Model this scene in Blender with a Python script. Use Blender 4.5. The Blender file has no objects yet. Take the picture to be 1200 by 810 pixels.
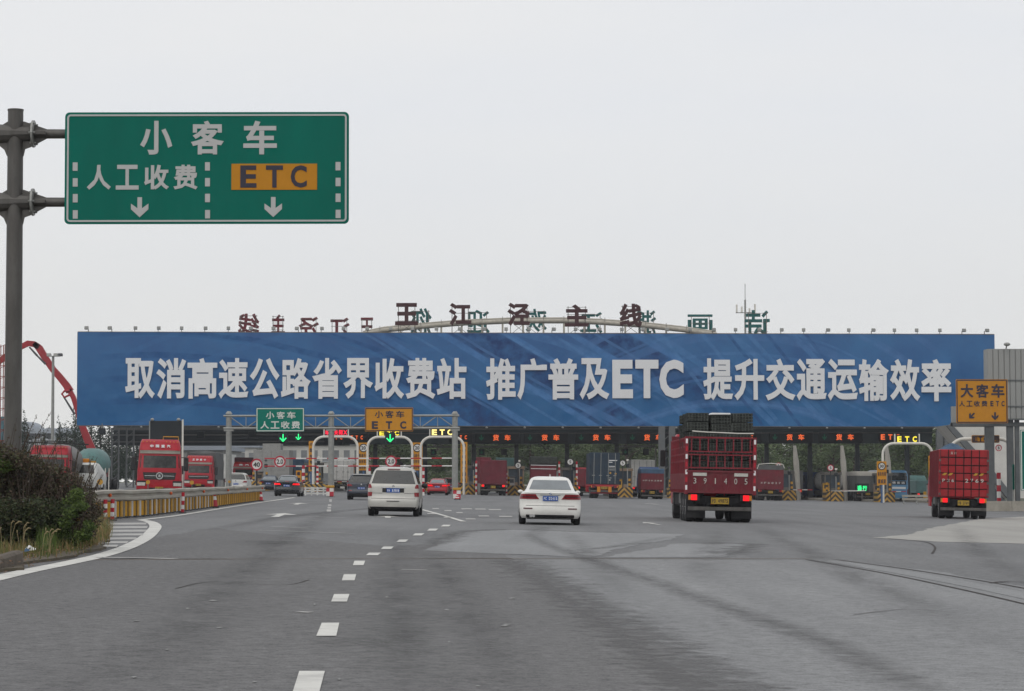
import bpy, math, random
from mathutils import Vector, Matrix
random.seed(7)
R = math.radians
SC = bpy.context.scene
COL = SC.collection

# ------------------------------------------------------------------ camera
HAZE = .0002
CAMH, FPX, PITCH, SLOPE = 1.28, 3000.0, R(3.05), 0.02
cam_d = bpy.data.cameras.new('camera'); cam = bpy.data.objects.new('camera', cam_d); COL.objects.link(cam)
cam_d.sensor_width = 36.0; cam_d.lens = 90.0; cam_d.clip_start = 0.5; cam_d.clip_end = 9000
cam.matrix_world = Matrix.Translation((0, 0, CAMH)) @ Matrix.Rotation(R(90) + PITCH, 4, 'X') @ Matrix.Rotation(R(-0.1), 4, 'Z')
SC.camera = cam

# ------------------------------------------------------------------ sky and sun (overcast)
SUN_EL, SUN_AZ = R(48), R(205)     # behind the camera, a little to the left
world = bpy.data.worlds.new('World'); SC.world = world; world.use_nodes = True
wn, wl = world.node_tree.nodes, world.node_tree.links
wn.clear()
w_out = wn.new('ShaderNodeOutputWorld'); w_bg = wn.new('ShaderNodeBackground')
w_sky = wn.new('ShaderNodeTexSky'); w_sky.sky_type = 'NISHITA'; w_sky.sun_disc = False
w_sky.sun_elevation = SUN_EL; w_sky.sun_rotation = SUN_AZ; w_sky.air_density = 1.0; w_sky.dust_density = 4.0
w_tc = wn.new('ShaderNodeTexCoord'); w_map = wn.new('ShaderNodeMapping'); w_map.inputs['Scale'].default_value = (1.2, 1.2, 4.5)
w_noise = wn.new('ShaderNodeTexNoise'); w_noise.inputs['Scale'].default_value = 1.8; w_noise.inputs['Detail'].default_value = 5
w_ramp = wn.new('ShaderNodeValToRGB')     # the cloud cover itself, in units of the sky
w_ramp.color_ramp.elements[0].position = 0.25; w_ramp.color_ramp.elements[0].color = (7.85, 8.2, 8.85, 1)
w_ramp.color_ramp.elements[1].position = 0.75; w_ramp.color_ramp.elements[1].color = (9.1, 9.05, 8.95, 1)
w_mix = wn.new('ShaderNodeMix'); w_mix.data_type = 'RGBA'; w_mix.inputs[0].default_value = 0.93
wl.new(w_tc.outputs['Generated'], w_map.inputs[0]); wl.new(w_map.outputs[0], w_noise.inputs['Vector'])
wl.new(w_noise.outputs['Fac'], w_ramp.inputs[0])
w_sep = wn.new('ShaderNodeSeparateXYZ'); wl.new(w_tc.outputs['Generated'], w_sep.inputs[0])
w_hr = wn.new('ShaderNodeMapRange'); wl.new(w_sep.outputs[2], w_hr.inputs[0]); w_hr.inputs[1].default_value = 0; w_hr.inputs[2].default_value = .14; w_hr.inputs[3].default_value = .85; w_hr.inputs[4].default_value = 0
w_hm = wn.new('ShaderNodeMix'); w_hm.data_type = 'RGBA'; wl.new(w_hr.outputs[0], w_hm.inputs[0]); wl.new(w_ramp.outputs[0], w_hm.inputs[6]); w_hm.inputs[7].default_value = (8.75, 8.65, 8.25, 1)   # thicker, warmer air low down
wl.new(w_sky.outputs[0], w_mix.inputs[6]); wl.new(w_hm.outputs[2], w_mix.inputs[7])
wl.new(w_mix.outputs[2], w_bg.inputs[0]); w_bg.inputs[1].default_value = 0.1
wl.new(w_bg.outputs[0], w_out.inputs[0])
sun_d = bpy.data.lights.new('sun', 'SUN'); sun_d.energy = 0.8; sun_d.angle = R(60); sun_d.color = (1, 0.96, 0.9)
sun = bpy.data.objects.new('sun', sun_d); COL.objects.link(sun)
_sd = Vector((math.sin(SUN_AZ) * math.cos(SUN_EL), math.cos(SUN_AZ) * math.cos(SUN_EL), math.sin(SUN_EL)))
sun.rotation_euler = _sd.to_track_quat('Z', 'Y').to_euler(); sun.location = (0, -20, 60)
SC.view_settings.view_transform = 'Standard'; SC.view_settings.look = 'None'
SC.view_settings.exposure = 0.0; SC.view_settings.gamma = 1.0

# ------------------------------------------------------------------ measuring helpers
def gz(x): return -SLOPE * max(-70, min(70, x))
def ray(px, py):
    u, v = (px - 600) / FPX, (405 - py) / FPX
    c, s = math.cos(PITCH), math.sin(PITCH)
    return u, c - s * v, s + c * v
def P(px, py, D):
    """world point at depth D"""
    u, y, z = ray(px, py); t = D / y
    return Vector((u * t, D, CAMH + z * t))
def G(px, py, lift=0.0):
    """point of the (sloping) ground"""
    u, y, z = ray(px, py); t = -CAMH / (z + SLOPE * u)
    return Vector((u * t, y * t, gz(u * t) + lift))
def X(px, D): return P(px, 500, D).x
def Z(py, D, px=600): return P(px, py, D).z

# ------------------------------------------------------------------ mesh builder
class MB:
    def __init__(s): s.v = []; s.f = []
    def add(s, vs, fs):
        o = len(s.v); s.v += [tuple(p) for p in vs]; s.f += [tuple(i + o for i in f) for f in fs]; return s
    def box(s, x0, x1, y0, y1, z0, z1):
        if x0 > x1: x0, x1 = x1, x0
        if y0 > y1: y0, y1 = y1, y0
        if z0 > z1: z0, z1 = z1, z0
        return s.add([(x0, y0, z0), (x1, y0, z0), (x1, y1, z0), (x0, y1, z0), (x0, y0, z1), (x1, y0, z1), (x1, y1, z1), (x0, y1, z1)],
                     [(0, 3, 2, 1), (4, 5, 6, 7), (0, 1, 5, 4), (1, 2, 6, 5), (2, 3, 7, 6), (3, 0, 4, 7)])
    def bev(s, x0, x1, y0, y1, z0, z1, b=.02):
        """box with chamfered vertical and horizontal edges"""
        pts, fs = [], []
        for z, i in ((z0, b), (z0 + b, 0), (z1 - b, 0), (z1, b)):
            a0, a1, c0, c1 = x0 + i, x1 - i, y0 + i, y1 - i
            pts += [(a0 + b, c0, z), (a1 - b, c0, z), (a1, c0 + b, z), (a1, c1 - b, z), (a1 - b, c1, z), (a0 + b, c1, z), (a0, c1 - b, z), (a0, c0 + b, z)]
        for l in range(3):
            for k in range(8): fs.append((l * 8 + k, l * 8 + (k + 1) % 8, l * 8 + 8 + (k + 1) % 8, l * 8 + 8 + k))
        fs += [tuple(range(7, -1, -1)), tuple(range(24, 32))]
        return s.add(pts, fs)
    def cyl(s, p0, p1, r0, r1=None, n=12, cap=True):
        p0, p1 = Vector(p0), Vector(p1); r1 = r0 if r1 is None else r1
        d = (p1 - p0).normalized(); a = d.orthogonal().normalized(); b = d.cross(a)
        vs = []
        for p, r in ((p0, r0), (p1, r1)):
            vs += [p + (a * math.cos(2 * math.pi * k / n) + b * math.sin(2 * math.pi * k / n)) * r for k in range(n)]
        fs = [(k, (k + 1) % n, n + (k + 1) % n, n + k) for k in range(n)]
        if cap: fs += [tuple(range(n - 1, -1, -1)), tuple(range(n, 2 * n))]
        return s.add(vs, fs)
    def tube(s, pts, r, n=8):
        pts = [Vector(p) for p in pts]; vs, fs = [], []
        rs = r if isinstance(r, (list, tuple)) else [r] * len(pts)
        ref = None
        for i, p in enumerate(pts):
            d = (pts[min(i + 1, len(pts) - 1)] - pts[max(i - 1, 0)]).normalized()
            a = d.orthogonal().normalized() if ref is None else (ref - d * ref.dot(d)).normalized()
            ref = a; b = d.cross(a)
            vs += [p + (a * math.cos(2 * math.pi * k / n) + b * math.sin(2 * math.pi * k / n)) * rs[i] for k in range(n)]
        m = len(pts)
        for i in range(m - 1):
            for k in range(n): fs.append((i * n + k, i * n + (k + 1) % n, (i + 1) * n + (k + 1) % n, (i + 1) * n + k))
        fs += [tuple(range(n - 1, -1, -1)), tuple(range((m - 1) * n, m * n))]
        return s.add(vs, fs)
    def bar(s, p0, p1, w, h=None):
        """square bar between two points"""
        p0, p1 = Vector(p0), Vector(p1); h = h or w
        d = (p1 - p0).normalized(); up = Vector((0, 0, 1)) if abs(d.z) < .95 else Vector((0, 1, 0))
        a = d.cross(up).normalized() * w / 2; b = a.cross(d).normalized() * h / 2
        vs = [p + i * a + j * b for p in (p0, p1) for i, j in ((-1, -1), (1, -1), (1, 1), (-1, 1))]
        return s.add(vs, [(0, 1, 2, 3), (7, 6, 5, 4), (0, 4, 5, 1), (1, 5, 6, 2), (2, 6, 7, 3), (3, 7, 4, 0)])
    def prism(s, poly, d0, d1, axis='y'):
        """polygon in x,z (axis y), y,z (axis x) or x,y (axis z), pushed from d0 to d1"""
        def pt(p, d):
            return (p[0], d, p[1]) if axis == 'y' else ((d, p[0], p[1]) if axis == 'x' else (p[0], p[1], d))
        n = len(poly); vs = [pt(p, d0) for p in poly] + [pt(p, d1) for p in poly]
        fs = [tuple(range(n)), tuple(range(2 * n - 1, n - 1, -1))] + [(k, n + k, n + (k + 1) % n, (k + 1) % n) for k in range(n)]
        return s.add(vs, fs)
    def grid(s, rows, close=False):
        n = len(rows[0]); o = []
        for r in rows: o += r
        fs = []
        for i in range(len(rows) - 1):
            for k in range(n if close else n - 1):
                fs.append((i * n + k, i * n + (k + 1) % n, (i + 1) * n + (k + 1) % n, (i + 1) * n + k))
        return s.add(o, fs)
    def ball(s, c, rx, ry=None, rz=None, n=12, m=8):
        ry = ry or rx; rz = rz or rx
        rows = [[(c[0] + rx * math.sin(math.pi * i / m) * math.cos(2 * math.pi * k / n), c[1] + ry * math.sin(math.pi * i / m) * math.sin(2 * math.pi * k / n),
                  c[2] - rz * math.cos(math.pi * i / m)) for k in range(n)] for i in range(m + 1)]
        return s.grid(rows, True)
    def mesh(s, name, mat, smooth=None):
        me = bpy.data.meshes.new(name); me.from_pydata(s.v, [], s.f)
        me.materials.append(M[mat] if isinstance(mat, str) else mat)
        import bmesh
        bm = bmesh.new(); bm.from_mesh(me); bmesh.ops.recalc_face_normals(bm, faces=bm.faces); bm.to_mesh(me); bm.free()
        if smooth:
            me.shade_smooth(); me.set_sharp_from_angle(angle=R(smooth))
        return me
    def build(s, name, mat, parent=None, loc=None, smooth=None):
        o = bpy.data.objects.new(name, s.mesh(name, mat, smooth)); COL.objects.link(o)
        if parent: o.parent = parent
        if loc: o.location = loc
        return o

def tag(o, label=None, cat=None, group=None, kind=None):
    if label: o['label'] = label
    if cat: o['category'] = cat
    if group: o['group'] = group
    if kind: o['kind'] = kind
    return o
def thing(name, label, cat, loc=(0, 0, 0), rz=0.0, group=None, tilt=False):
    o = bpy.data.objects.new(name, None); COL.objects.link(o); o.empty_display_size = .3
    m = Matrix.Rotation(rz, 4, 'Z')
    if tilt: m = Matrix.Rotation(math.atan(SLOPE), 4, 'Y') @ m
    o.location = loc; o.rotation_euler = m.to_euler()
    return tag(o, label, cat, group)
def inst(me, name, parent=None, loc=None, rot=None, scale=None):
    o = bpy.data.objects.new(name, me); COL.objects.link(o)
    if parent: o.parent = parent
    if loc is not None: o.location = loc
    if rot: o.rotation_euler = rot
    if scale: o.scale = scale
    return o
def copy_tree(o, parent=None):
    c = o.copy(); COL.objects.link(c); c.parent = parent
    for ch in list(o.children): copy_tree(ch, c)
    return c
def B(name, mat, parent, *a, b=0):
    m = MB()
    (m.bev(*a, b=b) if b else m.box(*a))
    return m.build(name, mat, parent)

# ------------------------------------------------------------------ materials
M = {}
def mat(name, col, rough=.6, metal=0.0, var=.18, scale=3.0, bump=0.0, emit=0.0, spec=.28, dirt=0.0, dirtcol=(.09, .08, .065), stretch=(1, 1, 1), alpha=None, coat=0):
    m = bpy.data.materials.new(name); m.use_nodes = True; M[name] = m
    nt = m.node_tree; N, L = nt.nodes, nt.links; b = N['Principled BSDF']
    tc = N.new('ShaderNodeTexCoord'); mp = N.new('ShaderNodeMapping'); mp.inputs['Scale'].default_value = stretch
    L.new(tc.outputs['Object'], mp.inputs[0])
    nz = N.new('ShaderNodeTexNoise'); nz.inputs['Scale'].default_value = scale; nz.inputs['Detail'].default_value = 6; nz.inputs['Roughness'].default_value = .65
    L.new(mp.outputs[0], nz.inputs['Vector'])
    rp = N.new('ShaderNodeValToRGB'); L.new(nz.outputs['Fac'], rp.inputs[0])
    e = rp.color_ramp.elements; e[0].position = .3; e[1].position = .7
    e[0].color = tuple(c * (1 - var) for c in col) + (1,); e[1].color = tuple(min(1, c * (1 + var * .6)) for c in col) + (1,)
    out = rp.outputs[0]
    if dirt:
        n2 = N.new('ShaderNodeTexNoise'); n2.inputs['Scale'].default_value = scale * .6; n2.inputs['Detail'].default_value = 8; n2.inputs['Roughness'].default_value = .75
        L.new(mp.outputs[0], n2.inputs['Vector'])
        r2 = N.new('ShaderNodeValToRGB'); r2.color_ramp.elements[0].position = .45; r2.color_ramp.elements[1].position = .72
        r2.color_ramp.elements[1].color = (dirt,) * 3 + (1,); L.new(n2.outputs['Fac'], r2.inputs[0])
        mx = N.new('ShaderNodeMix'); mx.data_type = 'RGBA'; L.new(r2.outputs[0], mx.inputs[0]); L.new(out, mx.inputs[6]); mx.inputs[7].default_value = tuple(dirtcol) + (1,)
        out = mx.outputs[2]
    L.new(out, b.inputs['Base Color'])
    b.inputs['Roughness'].default_value = rough; b.inputs['Metallic'].default_value = metal
    b.inputs['Specular IOR Level'].default_value = spec
    if coat: b.inputs['Coat Weight'].default_value = coat; b.inputs['Coat Roughness'].default_value = .08
    if emit:
        b.inputs['Emission Color'].default_value = tuple(col) + (1,); b.inputs['Emission Strength'].default_value = emit
    if bump:
        n3 = N.new('ShaderNodeTexNoise'); n3.inputs['Scale'].default_value = scale * 6; n3.inputs['Detail'].default_value = 4
        L.new(mp.outputs[0], n3.inputs['Vector'])
        bp = N.new('ShaderNodeBump'); bp.inputs['Strength'].default_value = bump; bp.inputs['Distance'].default_value = .02
        L.new(n3.outputs['Fac'], bp.inputs['Height']); L.new(bp.outputs[0], b.inputs['Normal'])
    return m

mat('white_paint', (.74, .73, .69), .3, var=.05, dirt=.15, coat=.35)
mat('silver_paint', (.49, .48, .445), .30, .25, var=.05, dirt=.15, coat=.5)
mat('black_paint', (.012, .014, .018), .22, var=.1, dirt=.15, coat=.6)
mat('navy_paint', (.016, .024, .042), .24, var=.1, dirt=.18, coat=.6)
mat('car_red', (.32, .015, .022), .3, var=.1, dirt=.12, coat=.4)
mat('truck_red', (.36, .007, .018), .4, var=.15, dirt=.22, coat=.1, dirtcol=(.10, .03, .03))
mat('truck_red_worn', (.15, .016, .026), .6, var=.3, dirt=.4, dirtcol=(.11, .075, .065), scale=2.2, bump=.1)
mat('truck_red_slat', (.21, .017, .028), .6, var=.3, dirt=.35, dirtcol=(.10, .06, .055), scale=3)
mat('tail_red', (.32, .012, .018), .5, var=.2, dirt=.22, scale=2)
mat('maroon_tarp', (.14, .018, .03), .7, var=.3, dirt=.3, scale=1.4, bump=.3)
mat('tarp_grey', (.10, .105, .105), .75, var=.35, dirt=.4, scale=1.2, bump=.5)
mat('tarp_blue', (.05, .10, .17), .75, var=.3, dirt=.3, scale=1.5, bump=.4)
mat('container_blue', (.018, .036, .058), .55, var=.25, dirt=.25, scale=1.2)
mat('bus_blue', (.10, .26, .44), .4, var=.08, dirt=.15, coat=.3)
mat('cab_blue', (.035, .07, .17), .45, var=.15, dirt=.15)
mat('tank_white', (.66, .65, .62), .4, var=.08, dirt=.3)
mat('mixer_teal', (.10, .20, .19), .55, var=.2, dirt=.4)
mat('box_white', (.62, .62, .59), .55, var=.1, dirt=.3, scale=1.5)
mat('glass', (.016, .02, .022), .06, var=.2, spec=.6)
mat('glass_pale', (.15, .17, .18), .06, var=.2, spec=.9)
mat('windscreen', (.035, .036, .034), .15, var=.8, scale=5, spec=.3)
mat('black_plastic', (.018, .018, .02), .55, var=.2, dirt=.25)
mat('rubber', (.022, .022, .024), .85, var=.2, dirt=.4, dirtcol=(.07, .065, .06), scale=6)
mat('rim_metal', (.30, .30, .30), .45, .6, dirt=.3)
mat('under_black', (.012, .012, .013), .9, var=.3)
mat('chrome', (.5, .5, .5), .2, .9)
mat('tail_lens', (.24, .008, .014), .18, var=.25, scale=12, coat=.5)
mat('tail_lens_dark', (.09, .012, .018), .2, var=.25, scale=12, coat=.5)
mat('lamp_clear', (.5, .48, .44), .15, var=.2, scale=15, coat=.5)
mat('lamp_orange', (.55, .20, .02), .3, var=.1)
mat('brake_lit', (.9, .006, .012), .3, var=.02, emit=.9)
mat('plate_blue', (.02, .085, .34), .4, var=.05)
mat('plate_yellow', (.42, .27, .03), .5, var=.2, dirt=.35, scale=6)
mat('plate_white', (.75, .75, .75), .5, var=.02)
mat('plate_ink', (.03, .03, .03), .5, var=.02)
mat('sign_green', (.002, .135, .098), .6, var=.12, scale=.9, spec=.1, dirt=.12, dirtcol=(.01, .07, .06), stretch=(1, 1, .35))
mat('sign_green_small', (.002, .165, .12), .6, var=.06, spec=.1)
mat('sign_white', (.46, .46, .45), .5, var=.04)
mat('sign_white_small', (.6, .62, .58), .5, var=.03)
mat('sign_amber', (.50, .22, .022), .6, var=.08, spec=.1)
mat('sign_amber_bright', (.56, .25, .022), .6, spec=.1, var=.06, dirt=.08)
mat('sign_ink', (.035, .032, .05), .5, var=.05)
mat('sign_red', (.42, .02, .045), .5, var=.05)
mat('round_white', (.68, .67, .64), .5, var=.04)
mat('galv_dark', (.115, .11, .103), .5, .45, var=.3, scale=1.6, dirt=.5, dirtcol=(.05, .042, .036), stretch=(2, 2, .6))
mat('galv', (.30, .305, .29), .5, .4, var=.15, scale=4, dirt=.25, dirtcol=(.14, .11, .08))
mat('rail_galv', (.34, .32, .275), .6, .12, var=.25, scale=1.4, dirt=.6, dirtcol=(.20, .155, .11), stretch=(1, .35, 3))
mat('post_dark', (.075, .078, .085), .65, .2, var=.3, scale=6, dirt=.2)
mat('reflect_yellow', (.50, .265, .025), .5, var=.2, scale=7, dirt=.25)
mat('reflect_red', (.42, .015, .03), .5, var=.1)
mat('reflect_orange', (.55, .09, .015), .45, var=.1)
mat('cone_red', (.45, .03, .045), .6, var=.15, dirt=.2)
mat('letter_white', (.70, .71, .72), .7, var=.03, scale=.6)
mat('rooftop_red', (.06, .02, .022), .6, var=.15, scale=.8)
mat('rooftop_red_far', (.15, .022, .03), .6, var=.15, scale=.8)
mat('rooftop_teal', (.012, .115, .11), .6, var=.2, scale=.8)
mat('steel_frame', (.16, .15, .14), .6, .3, var=.2)
mat('steel_cream', (.42, .39, .33), .6, .1, var=.2, dirt=.3)
mat('canopy_dark', (.035, .045, .052), .6, var=.3, scale=.5)
mat('canopy_fascia', (.030, .045, .05), .5, var=.25, scale=.4, dirt=.2)
mat('canopy_beam', (.115, .12, .12), .6, .2, var=.25, scale=.8)
mat('column_grey', (.13, .14, .145), .6, .2, var=.2, dirt=.25, scale=1.2)
mat('column_dark', (.055, .065, .07), .6, var=.25)
mat('column_white', (.40, .38, .34), .5, var=.12, dirt=.2, scale=1.2)
mat('tube_white', (.66, .64, .58), .4, var=.06, dirt=.15)
mat('panel_grey', (.30, .305, .295), .55, .15, var=.08, scale=.8, dirt=.15, stretch=(3, 3, .4))
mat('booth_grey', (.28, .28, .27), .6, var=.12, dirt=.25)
mat('booth_brown', (.22, .16, .11), .6, var=.2, dirt=.3)
mat('booth_window', (.035, .05, .065), .15, var=.4, scale=3)
mat('concrete', (.30, .28, .24), .85, var=.2, dirt=.45, dirtcol=(.13, .115, .09), scale=1.5, bump=.2)
mat('kerb_stone', (.12, .10, .08), .9, var=.3, dirt=.4, dirtcol=(.07, .055, .04), scale=5, bump=.5)
mat('road_paint', (.62, .61, .57), .7, var=.1, scale=2.5, dirt=.55, dirtcol=(.22, .215, .205), bump=.1)
mat('road_paint_worn', (.44, .43, .41), .75, var=.2, scale=3, dirt=.75, dirtcol=(.19, .188, .18))
mat('rust_joint', (.17, .135, .105), .9, var=.35, scale=2, dirt=.5)
mat('drain_dark', (.05, .043, .04), .9, var=.3, scale=4)
mat('led_black', (.010, .014, .018), .5, var=.2)
mat('crate_rib', (.085, .095, .085), .6, var=.4, scale=5)
mat('led_orange', (1, .16, .04), .5, var=0, emit=.85)
mat('led_yellow', (1, .80, .25), .5, var=0, emit=1.0)
mat('led_yellow_deep', (.95, .78, .05), .5, var=0, emit=.75)
mat('led_red', (1, .015, .05), .5, var=0, emit=.9)
mat('led_green', (.03, 1, .28), .5, var=0, emit=.95)
mat('led_green_dim', (.008, .09, .05), .5, var=0, emit=.25)
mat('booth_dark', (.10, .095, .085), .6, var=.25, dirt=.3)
mat('paint_ghost', (.27, .268, .26), .8, var=.2, scale=4, dirt=.8, dirtcol=(.14, .138, .135))
mat('tank_dark', (.14, .13, .12), .55, .2, var=.2, dirt=.4)
mat('boom_red', (.36, .025, .035), .45, var=.15, dirt=.25, scale=1)
mat('crate_dark', (.020, .025, .023), .65, var=.6, scale=7, dirt=.7, dirtcol=(.085, .09, .078))
mat('foil_white', (.8, .8, .78), .35, var=.05)
mat('net_blue', (.12, .24, .28), .8, var=.25, scale=2)
mat('rust_steel', (.24, .06, .045), .7, var=.3)
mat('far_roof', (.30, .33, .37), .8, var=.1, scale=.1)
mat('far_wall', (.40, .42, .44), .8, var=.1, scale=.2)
mat('pale_wall', (.58, .57, .53), .8, var=.1, scale=.4, dirt=.25)
mat('bark', (.06, .045, .035), .9, var=.3)
mat('post_blue', (.06, .12, .24), .5, var=.15)
mat('barrier_white', (.66, .66, .63), .5, var=.08, dirt=.25)
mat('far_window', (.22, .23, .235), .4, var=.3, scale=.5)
mat('dark_window', (.03, .035, .04), .2, var=.3, scale=2)

def ramp_mat(name, build):
    m = bpy.data.materials.new(name); m.use_nodes = True; M[name] = m
    build(m.node_tree.nodes, m.node_tree.links, m.node_tree.nodes['Principled BSDF']); return m
def node(N, kind, **kw):
    n = N.new(kind)
    for k, v in kw.items():
        if hasattr(n, k): setattr(n, k, v)
    return n
def math_n(N, L, op, a, b=None):
    n = N.new('ShaderNodeMath'); n.operation = op
    for i, q in enumerate((a, b)):
        if q is None: continue
        if isinstance(q, (int, float)): n.inputs[i].default_value = q
        else: L.new(q, n.inputs[i])
    return n.outputs[0]
def mixc(N, L, f, a, b):
    n = N.new('ShaderNodeMix'); n.data_type = 'RGBA'
    for i, q in ((0, f), (6, a), (7, b)):
        if isinstance(q, (int, float)): n.inputs[i].default_value = q
        elif isinstance(q, tuple): n.inputs[i].default_value = q + (1,) if len(q) == 3 else q
        else: L.new(q, n.inputs[i])
    return n.outputs[2]
def noise(N, L, vec, scale, detail=5, rough=.6):
    n = N.new('ShaderNodeTexNoise'); n.inputs['Scale'].default_value = scale; n.inputs['Detail'].default_value = detail; n.inputs['Roughness'].default_value = rough
    L.new(vec, n.inputs['Vector']); return n.outputs['Fac']
def cramp(N, L, f, stops):
    n = N.new('ShaderNodeValToRGB'); L.new(f, n.inputs[0]); e = n.color_ramp.elements
    while len(e) < len(stops): e.new(.5)
    for q, (p, c) in zip(e, stops): q.position = p; q.color = (c if len(c) == 4 else tuple(c) + (1,))
    return n.outputs[0]
def mapped(N, L, scale=(1, 1, 1), rot=(0, 0, 0)):
    tc = N.new('ShaderNodeTexCoord'); mp = N.new('ShaderNodeMapping'); mp.inputs['Scale'].default_value = scale; mp.inputs['Rotation'].default_value = rot
    L.new(tc.outputs['Object'], mp.inputs[0]); return mp.outputs[0]

def asphalt(name, dark, light, rough=.8, grain=.35):
    def b(N, L, p):
        o = mapped(N, L)
        st = mapped(N, L, (1.1, .05, 1))
        big = noise(N, L, o, .09, 4, .6); mid = noise(N, L, o, .9, 6, .7); trk = noise(N, L, st, .9, 3, .55); fin = noise(N, L, o, 9, 4, .8); gr = noise(N, L, o, 60, 3, .7)
        f = math_n(N, L, 'ADD', math_n(N, L, 'MULTIPLY', big, .42), math_n(N, L, 'ADD', math_n(N, L, 'MULTIPLY', mid, .24), math_n(N, L, 'MULTIPLY', trk, .34)))
        c = cramp(N, L, f, [(.36, dark), (.64, light)])
        g = cramp(N, L, math_n(N, L, 'ADD', math_n(N, L, 'MULTIPLY', fin, .5), math_n(N, L, 'MULTIPLY', gr, .5)), [(.36, (1 - grain,) * 3), (.5, (1, 1, 1)), (.68, (1 + grain,) * 3)])
        mx = N.new('ShaderNodeMix'); mx.data_type = 'RGBA'; mx.blend_type = 'MULTIPLY'; mx.inputs[0].default_value = 1; L.new(c, mx.inputs[6]); L.new(g, mx.inputs[7])
        L.new(mx.outputs[2], p.inputs['Base Color']); p.inputs['Specular IOR Level'].default_value = .35
        rr = N.new('ShaderNodeMapRange'); L.new(mid, rr.inputs[0]); rr.inputs[3].default_value = rough - .12; rr.inputs[4].default_value = rough + .12; L.new(rr.outputs[0], p.inputs['Roughness'])
        bp = N.new('ShaderNodeBump'); bp.inputs['Strength'].default_value = .35; bp.inputs['Distance'].default_value = .006; L.new(fin, bp.inputs['Height']); L.new(bp.outputs[0], p.inputs['Normal'])
    ramp_mat(name, b)
asphalt('asphalt_plaza', (.115, .116, .118), (.18, .181, .182), grain=.6)
asphalt('asphalt_dark', (.097, .095, .095), (.138, .136, .135), grain=.75)
asphalt('asphalt_pale', (.19, .193, .195), (.255, .258, .26), grain=.45)
asphalt('asphalt_worn', (.155, .157, .16), (.235, .237, .238), grain=.55)
asphalt('concrete_apron', (.27, .26, .24), (.36, .35, .32), grain=.12)
asphalt('soil', (.06, .05, .035), (.12, .10, .07), .95)
asphalt('land', (.05, .06, .035), (.09, .095, .06), .95)

def _chev(N, L, p):
    tc = N.new('ShaderNodeTexCoord'); sp = N.new('ShaderNodeSeparateXYZ'); L.new(tc.outputs['Object'], sp.inputs[0])
    d = math_n(N, L, 'ADD', math_n(N, L, 'ABSOLUTE', sp.outputs[0]), sp.outputs[2])
    fr = math_n(N, L, 'FRACT', math_n(N, L, 'MULTIPLY', d, 2.1))
    st = math_n(N, L, 'GREATER_THAN', fr, .5)
    dirt = noise(N, L, tc.outputs['Object'], 4, 6, .7)
    c = mixc(N, L, st, (.025, .022, .02), (.44, .25, .04))
    c = mixc(N, L, cramp(N, L, dirt, [(.5, (0, 0, 0)), (.75, (.6, .6, .6))]), c, (.12, .10, .08))
    L.new(c, p.inputs['Base Color']); p.inputs['Roughness'].default_value = .6
ramp_mat('chevron', _chev)
def _check(N, L, p):
    tc = N.new('ShaderNodeTexCoord'); ck = N.new('ShaderNodeTexChecker'); ck.inputs['Scale'].default_value = 2.6
    mp = N.new('ShaderNodeMapping'); mp.inputs['Location'].default_value = (.02, .11, .03); L.new(tc.outputs['Object'], mp.inputs[0]); L.new(mp.outputs[0], ck.inputs['Vector'])
    ck.inputs['Color1'].default_value = (.45, .02, .04, 1); ck.inputs['Color2'].default_value = (.68, .66, .62, 1)
    L.new(ck.outputs[0], p.inputs['Base Color'])
ramp_mat('check_red', _check)
def _stripe(N, L, p):
    tc = N.new('ShaderNodeTexCoord'); sp = N.new('ShaderNodeSeparateXYZ'); L.new(tc.outputs['Object'], sp.inputs[0])
    st = math_n(N, L, 'GREATER_THAN', math_n(N, L, 'FRACT', math_n(N, L, 'MULTIPLY', math_n(N, L, 'ADD', sp.outputs[0], sp.outputs[2]), 2.6)), .5)
    L.new(mixc(N, L, st, (.025, .022, .02), (.46, .27, .04)), p.inputs['Base Color'])
ramp_mat('stripe_diag', _stripe)

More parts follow.
